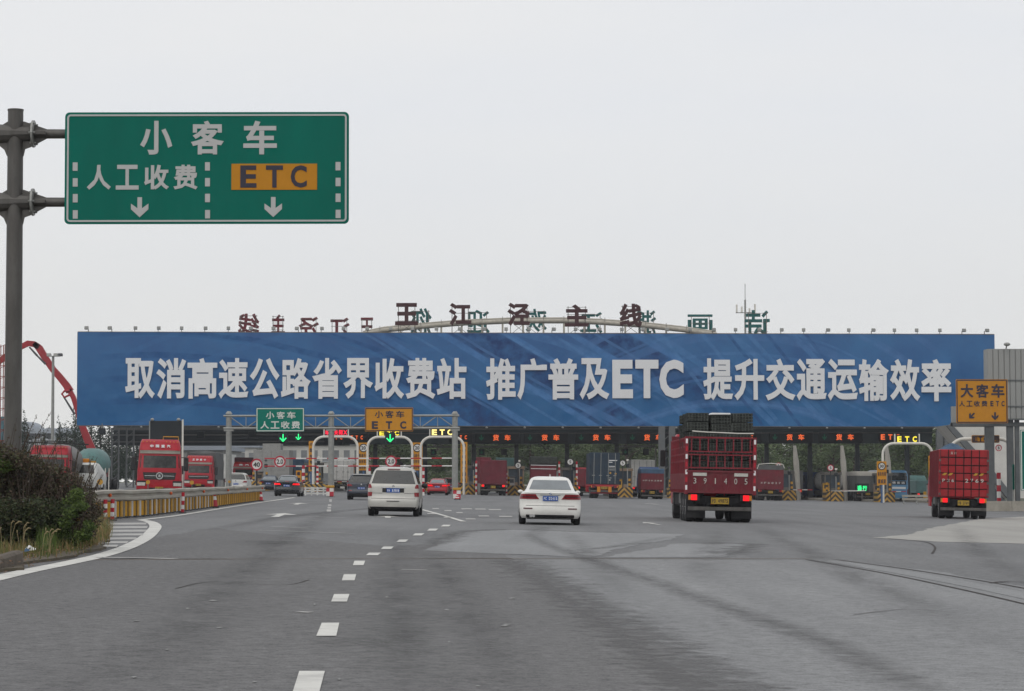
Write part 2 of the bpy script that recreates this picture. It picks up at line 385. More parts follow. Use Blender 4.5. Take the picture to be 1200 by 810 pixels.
def _banner(N, L, p):
    # printed picture of a motorway interchange: blue wash, pale carriageway streaks, broken lane marks
    tc = N.new('ShaderNodeTexCoord'); sp = N.new('ShaderNodeSeparateXYZ'); L.new(tc.outputs['Object'], sp.inputs[0])
    x, z = sp.outputs[0], sp.outputs[2]
    cb = N.new('ShaderNodeCombineXYZ'); L.new(x, cb.inputs[0]); L.new(z, cb.inputs[1])
    base = cramp(N, L, math_n(N, L, 'DIVIDE', z, 9.2), [(0, (.008, .095, .25)), (.45, (.016, .09, .235)), (1, (.044, .115, .285))])
    wash = noise(N, L, cb.outputs[0], .16, 5, .6)
    c = mixc(N, L, cramp(N, L, wash, [(.35, (0, 0, 0)), (.7, (.8, .8, .8))]), base, (.05, .17, .36))
    def streak(c, ang, off, freq, width, colr, amt, x0, x1, curve=0.0, zc=4.5):
        # family of parallel bands at an angle, inside a window of x
        a = R(ang)
        d = math_n(N, L, 'ADD', math_n(N, L, 'MULTIPLY', x, math.sin(a)), math_n(N, L, 'MULTIPLY', z, math.cos(a)))
        if curve: 
            q = math_n(N, L, 'SUBTRACT', x, (x0 + x1) / 2); d = math_n(N, L, 'ADD', d, math_n(N, L, 'MULTIPLY', math_n(N, L, 'MULTIPLY', q, q), curve))
        jit = math_n(N, L, 'MULTIPLY', wash, .5)
        d = math_n(N, L, 'ADD', math_n(N, L, 'ADD', d, off), jit)
        fr = math_n(N, L, 'FRACT', math_n(N, L, 'MULTIPLY', d, freq))
        tri = math_n(N, L, 'ABSOLUTE', math_n(N, L, 'SUBTRACT', math_n(N, L, 'DIVIDE', fr, width), .5))
        sm = N.new('ShaderNodeMapRange'); sm.interpolation_type = 'SMOOTHSTEP'; L.new(tri, sm.inputs[0]); sm.inputs[1].default_value = .55; sm.inputs[2].default_value = .35; on = sm.outputs[0]
        soft = noise(N, L, cb.outputs[0], .9, 3, .6)
        mr = N.new('ShaderNodeMapRange'); mr.interpolation_type = 'SMOOTHSTEP'; L.new(x, mr.inputs[0]); mr.inputs[1].default_value = x0; mr.inputs[2].default_value = x0 + 6
        m2 = N.new('ShaderNodeMapRange'); m2.interpolation_type = 'SMOOTHSTEP'; L.new(x, m2.inputs[0]); m2.inputs[1].default_value = x1; m2.inputs[2].default_value = x1 - 6
        f = math_n(N, L, 'MULTIPLY', math_n(N, L, 'MULTIPLY', on, min(1, amt * 1.6)), math_n(N, L, 'MULTIPLY', mr.outputs[0], m2.outputs[0]))
        f = math_n(N, L, 'MULTIPLY', f, cramp(N, L, soft, [(.35, (.2, .2, .2)), (.65, (1, 1, 1))]))
        return mixc(N, L, f, c, colr)
    c = streak(c, 31, 0, .15, .45, (.014, .045, .15), .8, 27, 66)
    c = streak(c, 31, .5, .30, .20, (.07, .19, .42), .6, 27, 64)
    c = streak(c, 31, 1.4, .42, .12, (.09, .22, .44), .4, 24, 60)
    c = streak(c, 33, 2.2, .22, .16, (.075, .20, .42), .45, 40, 78, .012)
    c = streak(c, 10, 0, .45, .30, (.012, .07, .21), .5, 0, 36, .008)
    c = streak(c, 12, 0, .35, .14, (.04, .15, .34), .45, 0, 36, .01)
    c = streak(c, -14, 0, .28, .16, (.05, .16, .36), .35, 2, 40, .006)
    c = streak(c, 4, 0, .30, .28, (.07, .17, .37), .45, 46, 88, .02)
    c = streak(c, 4, .6, .4, .12, (.08, .2, .42), .35, 50, 84, .02)
    c = streak(c, 52, 1, .33, .12, (.014, .06, .19), .5, 60, 78)
    c = streak(c, 50, .3, .28, .12, (.08, .21, .43), .4, 54, 76, -.01)
    L.new(c, p.inputs['Base Color']); p.inputs['Roughness'].default_value = .65; p.inputs['Specular IOR Level'].default_value = .15
    wv = noise(N, L, cb.outputs[0], .35, 3, .5)
    bp = N.new('ShaderNodeBump'); bp.inputs['Strength'].default_value = .5; bp.inputs['Distance'].default_value = .12; L.new(wv, bp.inputs['Height']); L.new(bp.outputs[0], p.inputs['Normal'])
ramp_mat('banner_print', _banner)

def leafmat(name, cols, trans=.25):
    def b(N, L, p):
        gi = N.new('ShaderNodeNewGeometry')
        c = cramp(N, L, gi.outputs['Random Per Island'], [(i / (len(cols) - 1), c) for i, c in enumerate(cols)])
        L.new(c, p.inputs['Base Color']); p.inputs['Roughness'].default_value = .6; p.inputs['Specular IOR Level'].default_value = .25
        out = N['Material Output']; tr = N.new('ShaderNodeBsdfTranslucent'); L.new(c, tr.inputs[0])
        ms = N.new('ShaderNodeMixShader'); ms.inputs[0].default_value = trans; L.new(p.outputs[0], ms.inputs[1]); L.new(tr.outputs[0], ms.inputs[2]); L.new(ms.outputs[0], out.inputs[0])
    ramp_mat(name, b)
leafmat('leaf_tree', [(.05, .08, .03), (.08, .12, .045), (.115, .15, .06), (.065, .10, .045)])
leafmat('leaf_tree_pale', [(.075, .115, .05), (.12, .16, .07), (.14, .18, .085)])
leafmat('leaf_conifer', [(.022, .040, .030), (.035, .055, .038), (.05, .07, .045)])
leafmat('leaf_purple', [(.045, .03, .026), (.09, .06, .048), (.05, .06, .03), (.16, .115, .08), (.085, .10, .045), (.11, .068, .058), (.06, .075, .035)])
leafmat('leaf_shrub', [(.035, .06, .018), (.07, .11, .025), (.12, .17, .04), (.05, .07, .022)])
leafmat('leaf_darkshrub', [(.022, .034, .018), (.045, .06, .026), (.075, .09, .035), (.055, .04, .03)])
leafmat('grass_blade', [(.16, .15, .05), (.10, .13, .035), (.22, .17, .07), (.28, .18, .09), (.09, .12, .03)])
leafmat('foxtail', [(.30, .25, .13), (.38, .30, .17)])
leafmat('litter', [(.20, .10, .045), (.14, .07, .035), (.26, .16, .08)], .05)

# ------------------------------------------------------------------ lettering
_tc = {}
def glyph(s, bold=.02, ext=.02):
    """mesh data of a piece of lettering in the x,z plane, front towards -y, bounding box -.5...5"""
    k = (s, bold, ext)
    if k in _tc: return _tc[k]
    cu = bpy.data.curves.new('t', 'FONT'); cu.body = s; cu.extrude = .01; cu.bevel_depth = bold; cu.bevel_resolution = 0; cu.resolution_u = 3; cu.fill_mode = 'BOTH'
    ob = bpy.data.objects.new('t', cu); COL.objects.link(ob)
    dg = bpy.context.evaluated_depsgraph_get()
    me = bpy.data.meshes.new_from_object(ob.evaluated_get(dg))
    vs = [v.co.copy() for v in me.vertices]; fs = [tuple(p.vertices) for p in me.polygons]
    bpy.data.objects.remove(ob); bpy.data.curves.remove(cu); bpy.data.meshes.remove(me)
    x0, x1 = min(v.x for v in vs), max(v.x for v in vs); y0, y1 = min(v.y for v in vs), max(v.y for v in vs)
    _tc[k] = ([((v.x - x0) / (x1 - x0) - .5, (-.5 if v.z > .0101 else -.485) if v.z > 0 else .5, (v.y - y0) / (y1 - y0) - .5) for v in vs], fs)
    return _tc[k]
def letter(name, s, material, parent, c, w, h, depth=.012, bold=.02, mirror=False):
    """lettering of width w and height h centred at c (local), its front on -y"""
    vs, fs = glyph(s, bold)
    sx = -w if mirror else w
    m = MB(); m.add([(x * sx, y * depth, z * h) for x, y, z in vs], fs)
    return m.build(name, material, parent, c)
def letters(name, s, material, parent, x0, x1, zc, h, y, depth=.012, bold=.02, fill=.82, widths=None):
    """one object for each character, spread evenly from x0 to x1"""
    n = len(s); p = (x1 - x0) / n
    for i, ch in enumerate(s):
        if ch == ' ': continue
        wf = fill * (widths or {}).get(ch, 1)
        if ch == '·': continue
        letter(name, ch, material, parent, (x0 + p * (i + .5), y, zc), p * wf * (.35 if ch in '1I' else 1), h, depth, bold)
def arrow(name, material, parent, c, w, h, depth=.012, rot=0.0):
    p = [(-.13, .5), (.13, .5), (.13, -.05), (.5, .18), (.5, -.1), (0, -.5), (-.5, -.1), (-.5, .18), (-.13, -.05)]
    cr, sr = math.cos(rot), math.sin(rot)
    pp = [(x * w, z * h) for x, z in p]; pp = [(x * cr - z * sr, x * sr + z * cr) for x, z in pp]
    # split into two convex-ish pieces joined in one outline
    return MB().prism(pp, -depth / 2, depth / 2).build(name, material, parent, c)
def disc(name, material, parent, c, r, depth=.02, n=24, r_in=0):
    m = MB()
    if not r_in: m.cyl((0, -depth / 2, 0), (0, depth / 2, 0), r, n=n)
    else:
        rows = [[(q * math.cos(2 * math.pi * k / n), d, q * math.sin(2 * math.pi * k / n)) for k in range(n)] for q, d in ((r, depth / 2), (r, -depth / 2), (r_in, -depth / 2), (r_in, depth / 2), (r, depth / 2))]
        m.grid(rows, True)
    return m.build(name, material, parent, c)
def rrect(w, h, r, n=5):
    pts = []
    for cx, cz, a0 in ((w / 2 - r, h / 2 - r, 0), (-w / 2 + r, h / 2 - r, 90), (-w / 2 + r, -h / 2 + r, 180), (w / 2 - r, -h / 2 + r, 270)):
        for k in range(n + 1):
            a = R(a0 + 90 * k / n); pts.append((cx + r * math.cos(a), cz + r * math.sin(a)))
    return pts
def frame_ring(name, material, parent, c, w, h, r, t, depth=.012):
    a, b = rrect(w, h, r), rrect(w - 2 * t, h - 2 * t, max(.005, r - t))
    rows = [[(p[0], d, p[1]) for p in q] for q, d in ((a, depth / 2), (a, -depth / 2), (b, -depth / 2), (b, depth / 2), (a, depth / 2))]
    return MB().grid(rows, True).build(name, material, parent, c)
# ================================================================== GROUND
def strip_sheet(name, x0, x1, y0, y1, lift, material, parent=None):
    xs = sorted(set([x0, x1] + [q for q in (-70, 70) if x0 < q < x1]))
    return MB().grid([[(x, y, gz(x) + lift) for x in xs] for y in (y0, y1)]).build(name, material, parent)
ground = tag(strip_sheet('ground', -4000, 4000, -80, 6000, -.03, 'land'), kind='structure')
road = tag(strip_sheet('road', -60, 66, -60, 420, 0.0, 'asphalt_plaza'), kind='structure')

def sheet(name, pix, lift, material, parent=road):
    """flat patch on the road, its outline measured on the ground"""
    pts = [G(x, y, lift) for x, y in pix]
    return MB().add(pts, [tuple(range(len(pts)))]).build(name, material, parent)
def rough(pix, jit=.05, step=.5):
    """outline with a ragged, hand-cut edge"""
    out = []
    for a, b in zip(pix, pix[1:] + pix[:1]):
        p, q = G(*a), G(*b); n = max(1, min(90, int((q - p).length / step)))
        for k in range(n):
            f = k / n; x, y = p.x + (q.x - p.x) * f, p.y + (q.y - p.y) * f
            s = (q - p).length * f; ph = len(out) * 0 + p.x * 3.1
            w = math.sin(s * .9 + ph) + .6 * math.sin(s * 2.3 + ph * 2) + .5 * math.sin(s * 5.1 + ph) + random.gauss(0, .35)
            nx, ny = -(q.y - p.y), q.x - p.x; l = math.hypot(nx, ny) or 1
            out.append((x + nx / l * w * jit, y + ny / l * w * jit))
    return out
def pad(name, pix, lift, material, parent=road, jit=.05):
    pts = [(x, y, gz(x) + lift) for x, y in rough(pix, jit)]
    me = MB().add(pts, [tuple(range(len(pts)))]); o = me.build(name, material, parent); return o
def ribbon(name, pix, width, lift, material, parent=road, sub=6, soft=False):
    """painted line of a real width along measured points"""
    pts = [G(x, y, lift) for x, y in pix]; out = []
    n = len(pts)
    for i in range(n - 1):
        a, b, c, d = pts[max(i - 1, 0)], pts[i], pts[i + 1], pts[min(i + 2, n - 1)]
        for k in range(sub):
            t = k / sub
            out.append(.5 * ((2 * b) + (c - a) * t + (2 * a - 5 * b + 4 * c - d) * t * t + (3 * b - a - 3 * c + d) * t ** 3))
    out.append(pts[-1]); L_, R_ = [], []
    for i, p in enumerate(out):
        d = out[min(i + 1, len(out) - 1)] - out[max(i - 1, 0)]; d.z = 0; d.normalize(); nrm = Vector((-d.y, d.x, 0)) * width / 2
        for q, s in ((L_, 1), (R_, -1)):
            w = p + nrm * s; w.z = gz(w.x) + lift; q.append(w)
    if not soft: return MB().grid([L_, R_]).build(name, material, parent)
    mid = [(a + b) / 2 for a, b in zip(L_, R_)]; o = MB().grid([L_, mid, R_]).build(name, material, parent)
    at = o.data.attributes.new('fade', 'FLOAT', 'POINT'); n = len(mid)
    for i in range(n): at.data[n + i].value = min(1, i / 5, (n - 1 - i) / 5)
    return o

# resurfaced carriageways
pad('asphalt_lane', [(600, 655), (628, 672), (700, 716), (770, 762), (842, 812), (900, 856), (-700, 856), (-420, 748), (-60, 655)], .006, 'asphalt_dark', jit=.045)
pad('asphalt_lane', [(-60, 654.5), (600, 654.5), (572, 641), (500, 638), (450, 640), (330, 628), (250, 618), (190, 628), (120, 640), (-80, 640)], .0045, 'asphalt_dark')
pad('asphalt_pad', [(560, 655.8), (600, 690), (640, 720), (700, 770), (750, 815), (800, 856), (2150, 856), (1500, 735), (1260, 700), (1100, 671), (975, 656.6)], .0035, 'asphalt_worn')
pad('asphalt_pad', [(500, 645), (520, 632), (545, 623), (600, 621), (690, 624), (802, 626.5), (790, 632), (740, 640), (690, 654)], .005, 'asphalt_pale')
pad('asphalt_pad', [(700, 653.8), (760, 645), (792, 637.5), (878, 638), (866, 645), (848, 653.8)], .005, 'asphalt_pale')
pad('concrete_apron', [(1020, 631), (1062, 628), (1090, 620), (1150, 609), (1250, 604.5), (1420, 606), (1400, 641), (1200, 638.5), (1100, 636)], .006, 'concrete_apron')
ribbon('expansion_joint', [(-60, 656.5), (200, 655.5), (420, 655), (600, 655.2), (780, 655.4), (950, 656)], .14, .009, 'rust_joint')
ribbon('joint_line', [(600, 657.4), (760, 657.0), (925, 657.5)], .05, .009, 'road_paint_worn')
ribbon('slot_drain', [(944, 657), (1030, 672), (1120, 691), (1210, 712), (1330, 741)], .05, .010, 'drain_dark')
ribbon('slot_drain', [(975, 656.6), (1060, 668), (1160, 684), (1210, 693), (1340, 716)], .05, .010, 'drain_dark')
ribbon('concrete_channel', [(962, 657), (1045, 670), (1140, 687.5), (1210, 702), (1330, 727)], .42, .0075, 'asphalt_pale')
ribbon('crack', [(1092, 650), (1095, 642), (1082, 636), (1040, 632)], .05, .008, 'drain_dark')
ribbon('crack', [(1160, 685), (1185, 683), (1230, 686)], .07, .011, 'drain_dark')
def _skid(N, L, p):
    o = mapped(N, L); n = noise(N, L, o, 3.5, 5, .75)
    p.inputs['Base Color'].default_value = (.075, .074, .074, 1); p.inputs['Roughness'].default_value = .8
    at = N.new('ShaderNodeAttribute'); at.attribute_name = 'fade'
    f = cramp(N, L, n, [(.34, (.04, .04, .04)), (.7, (.62, .62, .62))]); L.new(math_n(N, L, 'MULTIPLY', f, at.outputs['Fac']), p.inputs['Alpha'])
ramp_mat('tyre_mark', _skid)
ribbon('tyre_mark', [(617, 624), (640, 638), (690, 656), (760, 680), (860, 716), (960, 752), (1040, 790), (1110, 828)], .55, .0095, 'tyre_mark', soft=True)
ribbon('tyre_mark', [(250, 622), (330, 606), (430, 596), (480, 592)], .9, .0095, 'tyre_mark', soft=True)
ribbon('tyre_mark', [(640, 648), (720, 641), (790, 628)], .5, .0095, 'tyre_mark', soft=True)
ribbon('tyre_mark', [(620, 668), (660, 667), (722, 668)], .3, .0095, 'tyre_mark', soft=True)

def _feather(N, L, p):
    o = mapped(N, L); n = noise(N, L, o, 2.2, 6, .75)
    p.inputs['Base Color'].default_value = (.115, .113, .113, 1); p.inputs['Roughness'].default_value = .8
    at = N.new('ShaderNodeAttribute'); at.attribute_name = 'fade'
    f = math_n(N, L, 'ADD', at.outputs['Fac'], math_n(N, L, 'MULTIPLY', math_n(N, L, 'SUBTRACT', n, .5), 1.6))
    L.new(cramp(N, L, f, [(.3, (0, 0, 0)), (.75, (1, 1, 1))]), p.inputs['Alpha'])
ramp_mat('asphalt_feather', _feather)
def feather(pix, width):
    o = ribbon('worn_edge', pix, width, .0085, 'asphalt_feather', soft=True); n = len(o.data.vertices) // 3; at = o.data.attributes['fade']
    return o, at, n
o, at, n_ = feather([(600, 655.6), (628, 672), (700, 716), (770, 762), (842, 812), (900, 856)], 1.7)
for i in range(n_):
    for k, v in ((0, 0), (1, .62), (2, 0)): at.data[k * n_ + i].value = v
xs_ = [o.data.vertices[i].co.x for i in (0, 2 * n_)]
if xs_[0] < xs_[1]:
    pass
for pix in ([(498, 645), (520, 632), (548, 623), (600, 621), (690, 624), (800, 626.5)], [(792, 637.5), (878, 638), (866, 645), (848, 653.8)]):
    o, at, n_ = feather(pix, 1.6)
    for i in range(n_):
        e = min(1, i / 4, (n_ - 1 - i) / 4)
        for k in (0, 1, 2): at.data[k * n_ + i].value = (.55 if k == 1 else 0) * e
def _faint(N, L, p):
    o = mapped(N, L, (1, .35, 1)); n = noise(N, L, o, 1.6, 6, .75)
    p.inputs['Base Color'].default_value = (.07, .069, .069, 1); p.inputs['Roughness'].default_value = .7
    at = N.new('ShaderNodeAttribute'); at.attribute_name = 'fade'
    L.new(math_n(N, L, 'MULTIPLY', cramp(N, L, n, [(.36, (0, 0, 0)), (.7, (.5, .5, .5))]), at.outputs['Fac']), p.inputs['Alpha'])
ramp_mat('road_stain', _faint)
for pix, w_ in (([(120, 830), (230, 720), (310, 650), (360, 615), (395, 595)], .9), ([(480, 840), (470, 740), (462, 660), (466, 620)], .8), ([(620, 840), (560, 740), (520, 670), (500, 640)], .8), ([(1180, 760), (1010, 680), (930, 640), (880, 615)], .9), ([(740, 700), (690, 650), (660, 622)], .7),
                ([(1250, 700), (1150, 650), (1120, 615)], .9), ([(820, 690), (836, 640), (843, 618)], 1.0), ([(600, 640), (630, 622), (642, 616)], .8), ([(290, 640), (320, 634), (345, 640)], 1.6), ([(425, 770), (432, 752), (440, 735)], 1.1)):
    ribbon('road_stain', pix, w_, .0105, 'road_stain', soft=True)
for pix in ([(1010, 645), (960, 640), (915, 641)], [(205, 690), (250, 682), (330, 686), (362, 680)], [(1120, 720), (1060, 716), (1000, 722)]):
    ribbon('crack', pix, .022, .0108, 'drain_dark')
# lane dashes
for xa, xb, y0, xc, xd, y1 in ((350, 380, 788, 338, 370, 826), (376.5, 397, 731, 370, 393.5, 746.5), (391, 409, 697, 387.5, 406, 706), (402.5, 417, 673.5, 400, 415, 681),
                               (415, 427.5, 657.8, 413, 425.5, 663), (432, 446, 648.2, 428.5, 442.5, 651.2), (449, 461, 641, 446, 458, 643.8), (467.5, 478, 632.8, 464, 475, 635.6), (486, 497, 625.5, 483, 493.5, 628),
                               (503, 513, 620, 500, 510.5, 622.3), (519, 528, 615.4, 516, 525.5, 617.4)):
    sheet('lane_dash', [(xa, y0), (xb, y0), (xd, y1), (xc, y1)], .012, 'road_paint')
for x, y0, y1, w in ((387, 585, 588, 3), (386, 591, 593, 4), (385.5, 594, 596, 4), (385, 597, 599.5, 5)):
    sheet('lane_dash', [(x - w / 2, y0), (x + w / 2, y0), (x + w / 2, y1), (x - w / 2, y1)], .012, 'road_paint_worn')
ribbon('lane_line', [(491, 596.5), (515, 603), (543, 611.5)], .18, .012, 'road_paint')
for x0, x1, y in ((506, 513, 595.6), (520, 528, 598), (534, 541, 600.5), (540, 552, 596), (556, 568, 596.3), (572, 586, 597), (560, 572, 604.5), (584, 599, 605), (545, 556, 608), (500, 509, 601.5), (519, 527, 606)):
    sheet('lane_dash', [(x0, y), (x1, y), (x1 + 1.5, y + 1.2), (x0 + 1, y + 1.2)], .012, 'road_paint_worn')
# straight arrows and other worn marks
def road_arrow(px, py, length, width, material, turn=0.0):
    c = G(px, py); cr, sr = math.cos(turn), math.sin(turn)
    pts = [(-.12, -.5), (.12, -.5), (.12, .08), (.5, .08), (0, .5), (-.5, .08), (-.12, .08)]
    pts = [(x * width, y * length) for x, y in pts]; pts = [(c.x + x * cr - y * sr, c.y + x * sr + y * cr) for x, y in pts]
    return MB().add([(x, y, gz(x) + .012) for x, y in pts], [tuple(range(7))]).build('road_arrow', material, road)
for px, py, l, w, m_ in ((328, 603.4, 9, 1.1, 'road_paint'), (349, 590.2, 8, 1.0, 'road_paint'), (764, 591.2, 7, 1.0, 'road_paint_worn'), (763, 614.2, 5, .5, 'road_paint'), (454, 605.8, 5, .8, 'road_paint')): road_arrow(px, py, l, w, m_, R(3))
for q in (((350, 605), (375, 605.8), (405, 607)), ((303, 621.5), (340, 622.6), (415, 625.5)), ((370, 592.6), (400, 593.2), (425, 593.4)), ((318, 617), (360, 619)), ((470, 668), (500, 668.6)), ((348, 718), (364, 718.6))):
    ribbon('faded_line', list(q), .16, .012, 'road_paint_worn')
ribbon('stop_line', [(110, 653.3), (150, 653.6), (206, 655)], .30, .012, 'road_paint_worn')
for i in range(16):
    x, y = random.uniform(150, 620), random.uniform(690, 806)
    w = random.uniform(3, 13)
    sheet('paint_scrap', [(x, y), (x + w * .5, y - random.uniform(.4, 1)), (x + w, y + random.uniform(-.3, .6)), (x + w * .4, y + random.uniform(.6, 1.6))], .0125, 'paint_ghost')

# gore: white edge line, hatching
ribbon('edge_line', [(-260, 738), (-120, 706), (0, 676.5), (40, 667.5), (80, 659.5), (120, 650.5), (150, 640.5), (170, 630), (180, 620.5), (181.5, 615.5), (176, 611.5), (165, 609)], .30, .012, 'road_paint')
ribbon('edge_line', [(165, 609), (210, 603.5), (260, 595.5), (305, 588.5), (345, 583)], .22, .0125, 'road_paint')
sheet('gore_paving', [(100, 611), (165, 610), (174, 615), (172, 622), (160, 632), (140, 640), (60, 648), (-40, 640), (-40, 612)], .008, 'asphalt_plaza')
for y0, y1, xr in ((612.2, 614.4, 172), (616.4, 618.6, 173), (620.6, 623, 172), (625, 627.4, 168), (629.6, 632, 160), (634, 636.4, 150), (638.4, 640.8, 138)):
    sheet('hatch_stripe', [(60, y0 + .8), (xr, y0), (xr - 1.5, y1), (60, y1 + .8)], .012, 'road_paint_worn')

# verge with kerb under the bush
vp = [(-520, 745), (-300, 712), (-60, 676), (20, 668), (34, 660), (70, 655), (112, 646), (126, 636), (118, 622), (112, 612), (60, 604), (-500, 604)]
verge = MB().prism(rough(vp, .05), 0, .045, 'z')
verge.v = [(x, y, z + gz(x)) for x, y, z in verge.v]
verge = tag(verge.build('verge', 'soil'), kind='structure')
kp = [(-190, 700), (-130, 690), (-70, 680.5), (-30, 673.5), (-4, 668.5), (20, 663)]
for a, b in zip(kp, kp[1:]):
    p, q = G(*a), G(*b); d = (q - p); d *= (1 - .02 / d.length)
    m = MB().bev(0, d.length, -.09, .09, -.05, .19, .035); o = m.build('kerb_stone', 'kerb_stone', verge)
    o.location = p; o.rotation_euler = (random.uniform(-.04, .04), -math.asin(d.z / d.length) + random.uniform(-.03, .03), math.atan2(d.y, d.x))

# ================================================================== OVERHEAD SIGN ON ITS POLE
D0 = 50.0
base = Vector((X(15, D0), D0, gz(X(15, D0))))
t = thing('overhead_sign', 'large green overhead lane sign with amber ETC panel on cantilever grey pole', 'road sign', base)
def lz(py, D=D0): return P(20, py, D).z - base.z
def lx(px, D=D0): return P(px, 300, D).x - base.x
MB().cyl((0, 0, 0), (0, 0, lz(129)), .175, .150, 20).build('pole', 'galv_dark', t, smooth=40)
MB().cyl((0, 0, lz(129)), (0, 0, lz(129) + .03), .158, n=20).build('pole_cap', 'galv_dark', t)
pole_x = .05
for py, y_arm in ((156, 156), (236, 236)):
    zc = lz(py); br = thing('arm_bracket', None, None); br.parent = t
    m = MB()   # flared octagonal sleeve plates around the pole
    m.prism([(-.33, zc - .10), (-.31, zc + .14), (-.15, zc + .24), (.18, zc + .24), (.30, zc + .20), (.62, zc + .09), (.62, zc - .09), (.30, zc - .26), (.19, zc - .30), (.16, zc - .44), (-.16, zc - .44), (-.21, zc - .32), (-.33, zc - .22)], -.03, .03)
    m.prism([(-.33, zc - .03), (.62, zc - .03), (.62, zc + .03), (-.33, zc + .03)], -.17, .17)
    m.cyl((-.32, 0, zc), (.3, 0, zc), .19, .15, 12)
    m.build('gusset_plate', 'galv_dark', br)
    MB().cyl((.335, 0, zc), (.375, 0, zc), .27, n=16).build('flange', 'galv', br)
    mm = MB().cyl((.28, 0, zc), (5.9, 0, zc - .02), .095, .07, 14); o = mm.build('arm', 'galv_dark', t, smooth=40)
    for k in range(6):
        a = k * math.pi / 3
        MB().cyl((.30, math.cos(a) * .22, zc + math.sin(a) * .22), (.42, math.cos(a) * .22, zc + math.sin(a) * .22), .018, n=6).build('bolt', 'galv', br)
D1 = D0 - .2
sx0, sx1, sz0, sz1 = P(77, 131, D1).x, P(409.5, 131, D1).x, P(77, 262, D1).z, P(77, 131, D1).z
sw, sh = sx1 - sx0, sz1 - sz0; sc = Vector(((sx0 + sx1) / 2, D1, (sz0 + sz1) / 2)) - base
def sl(px, py): q = P(px, py, D1 - .02) - base; return q
pn = MB().prism(rrect(sw, sh, .09), -.015, .015).build('panel', 'sign_green', t, sc)
frame_ring('border', 'sign_white', t, sc + Vector((0, -.02, 0)), sw - .085, sh - .085, .07, .035)
for zf in (-.30, .30): MB().box(-sw / 2 + .1, sw / 2 - .1, .015, .06, zf * sh - .03, zf * sh + .03).build('stiffener', 'galv', t, sc)
def onsign(name, s, px0, px1, py0, py1, material='sign_white', bold=.028):
    a, b = sl(px0, py1), sl(px1, py0); letter(name, s, material, t, (a + b) / 2, b.x - a.x, b.z - a.z, .012, bold)
for ch, a, b in (('小', 164.5, 202.5), ('客', 224, 263), ('车', 285.5, 325)): onsign('character', ch, a, b, 141, 180.5)
for ch, a, b in (('人', 102, 130.5), ('工', 136, 163), ('收', 169, 198.5), ('费', 203.5, 232)): onsign('character', ch, a, b, 192.5, 221.5)
for px in (88.5, 243.5, 396.5):
    for py in (194.5, 213, 231.5, 250.5):
        if px == 243.5 and py == 194.5: pass
        a, b = sl(px - 2.9, py + 4.9), sl(px + 2.9, py - 4.9)
        MB().box(a.x, b.x, a.y - .006, a.y + .006, a.z, b.z).build('dash_mark', 'sign_white', t)
a, b = sl(271.5, 222), sl(372, 191.5); MB().box(a.x, b.x, a.y - .008, a.y + .004, a.z, b.z).build('amber_panel', 'sign_amber', t)
for ch, x0, x1 in (('E', 282, 301), ('T', 312, 332), ('C', 341, 360)):
    a, b = sl(x0, 219.5), sl(x1, 193.5); letter('character', ch, 'sign_ink', t, (a + b) / 2 + Vector((0, -.012, 0)), b.x - a.x, b.z - a.z, .012, .03)
for px in (164, 320.5):
    a, b = sl(px - 10.3, 254), sl(px + 10.3, 230.5); arrow('lane_arrow', 'sign_white', t, (a + b) / 2, b.x - a.x, b.z - a.z)

# ================================================================== BANNER
BD = lambda px: 252 + (px - 90) / 1076 * 5
bl, br_, tl = P(90, 497.5, 252), P(1166.5, 501, 257), P(90, 388.5, 252)
bw = (Vector((br_.x, br_.y, 0)) - Vector((bl.x, bl.y, 0))).length; bh = tl.z - bl.z
yaw = math.atan2(br_.y - bl.y, br_.x - bl.x)
bt = thing('banner', 'huge blue motorway banner with white slogan across the toll canopy', 'banner', bl, yaw)
zr = (br_.z - bl.z) / bw
rows = []
NXB = 40
def bpt(f, zf, y): return (f * bw, y, zf * bh + f * bw * zr * (1 - .35 * zf))
m = MB().grid([[bpt(i / NXB, j / 6, 0.06 * math.sin(i * 1.7 + j) * (j % 6 > 0) * .4) for i in range(NXB + 1)] for j in range(7)])
m.build('print_sheet', 'banner_print', bt, smooth=60)
m = MB()
for zf in (0, 1): m.bar(Vector(bpt(0, zf, .12)), Vector(bpt(1, zf, .12)), .16)
m.build('edge_frame', 'steel_frame', bt)
m = MB()
for i in range(28): m.bar(Vector(bpt(i / 27, 0, .25)), Vector(bpt(i / 27, 1, .25)), .1)
m.build('back_frame', 'steel_frame', bt)
MB().grid([[bpt(f, z, .20) for f in (0, 1)] for z in (0, 1)]).build('back_sheet', 'canopy_dark', bt)
def onbanner(ch, px0, px1, py0, py1, bold=.03):
    f = (px0 + px1) / 2; D = BD(f) - .12
    a, b = P(px0, py1, D), P(px1, py0, D); c = (a + b) / 2
    loc = Matrix.Rotation(-yaw, 3, 'Z') @ (c - Vector(bl))
    letter('character', ch, 'letter_white', bt, (loc.x, -.12, loc.z), b.x - a.x, b.z - a.z, .16, bold)
for i, ch in enumerate('取消高速公路省界收费站'):
    x = 146 + i * 36.5; onbanner(ch, x + .6, x + 35.6, 419 + i * .05, 466.5 + i * .1)
for i, ch in enumerate('推广普及'):
    x = 569 + i * 36.6; onbanner(ch, x + .4, x + 35.2, 420, 468.5)
for ch, a, b in (('E', 717.5, 741.5), ('T', 744.5, 771.5), ('C', 772.5, 801)): onbanner(ch, a, b, 422, 467, .045)
for i, ch in enumerate('提升交通运输效率'):
    x = 823.5 + i * 36.5; onbanner(ch, x + .4, x + 35.4, 420.5 + i * .2, 469.5 + i * .25)
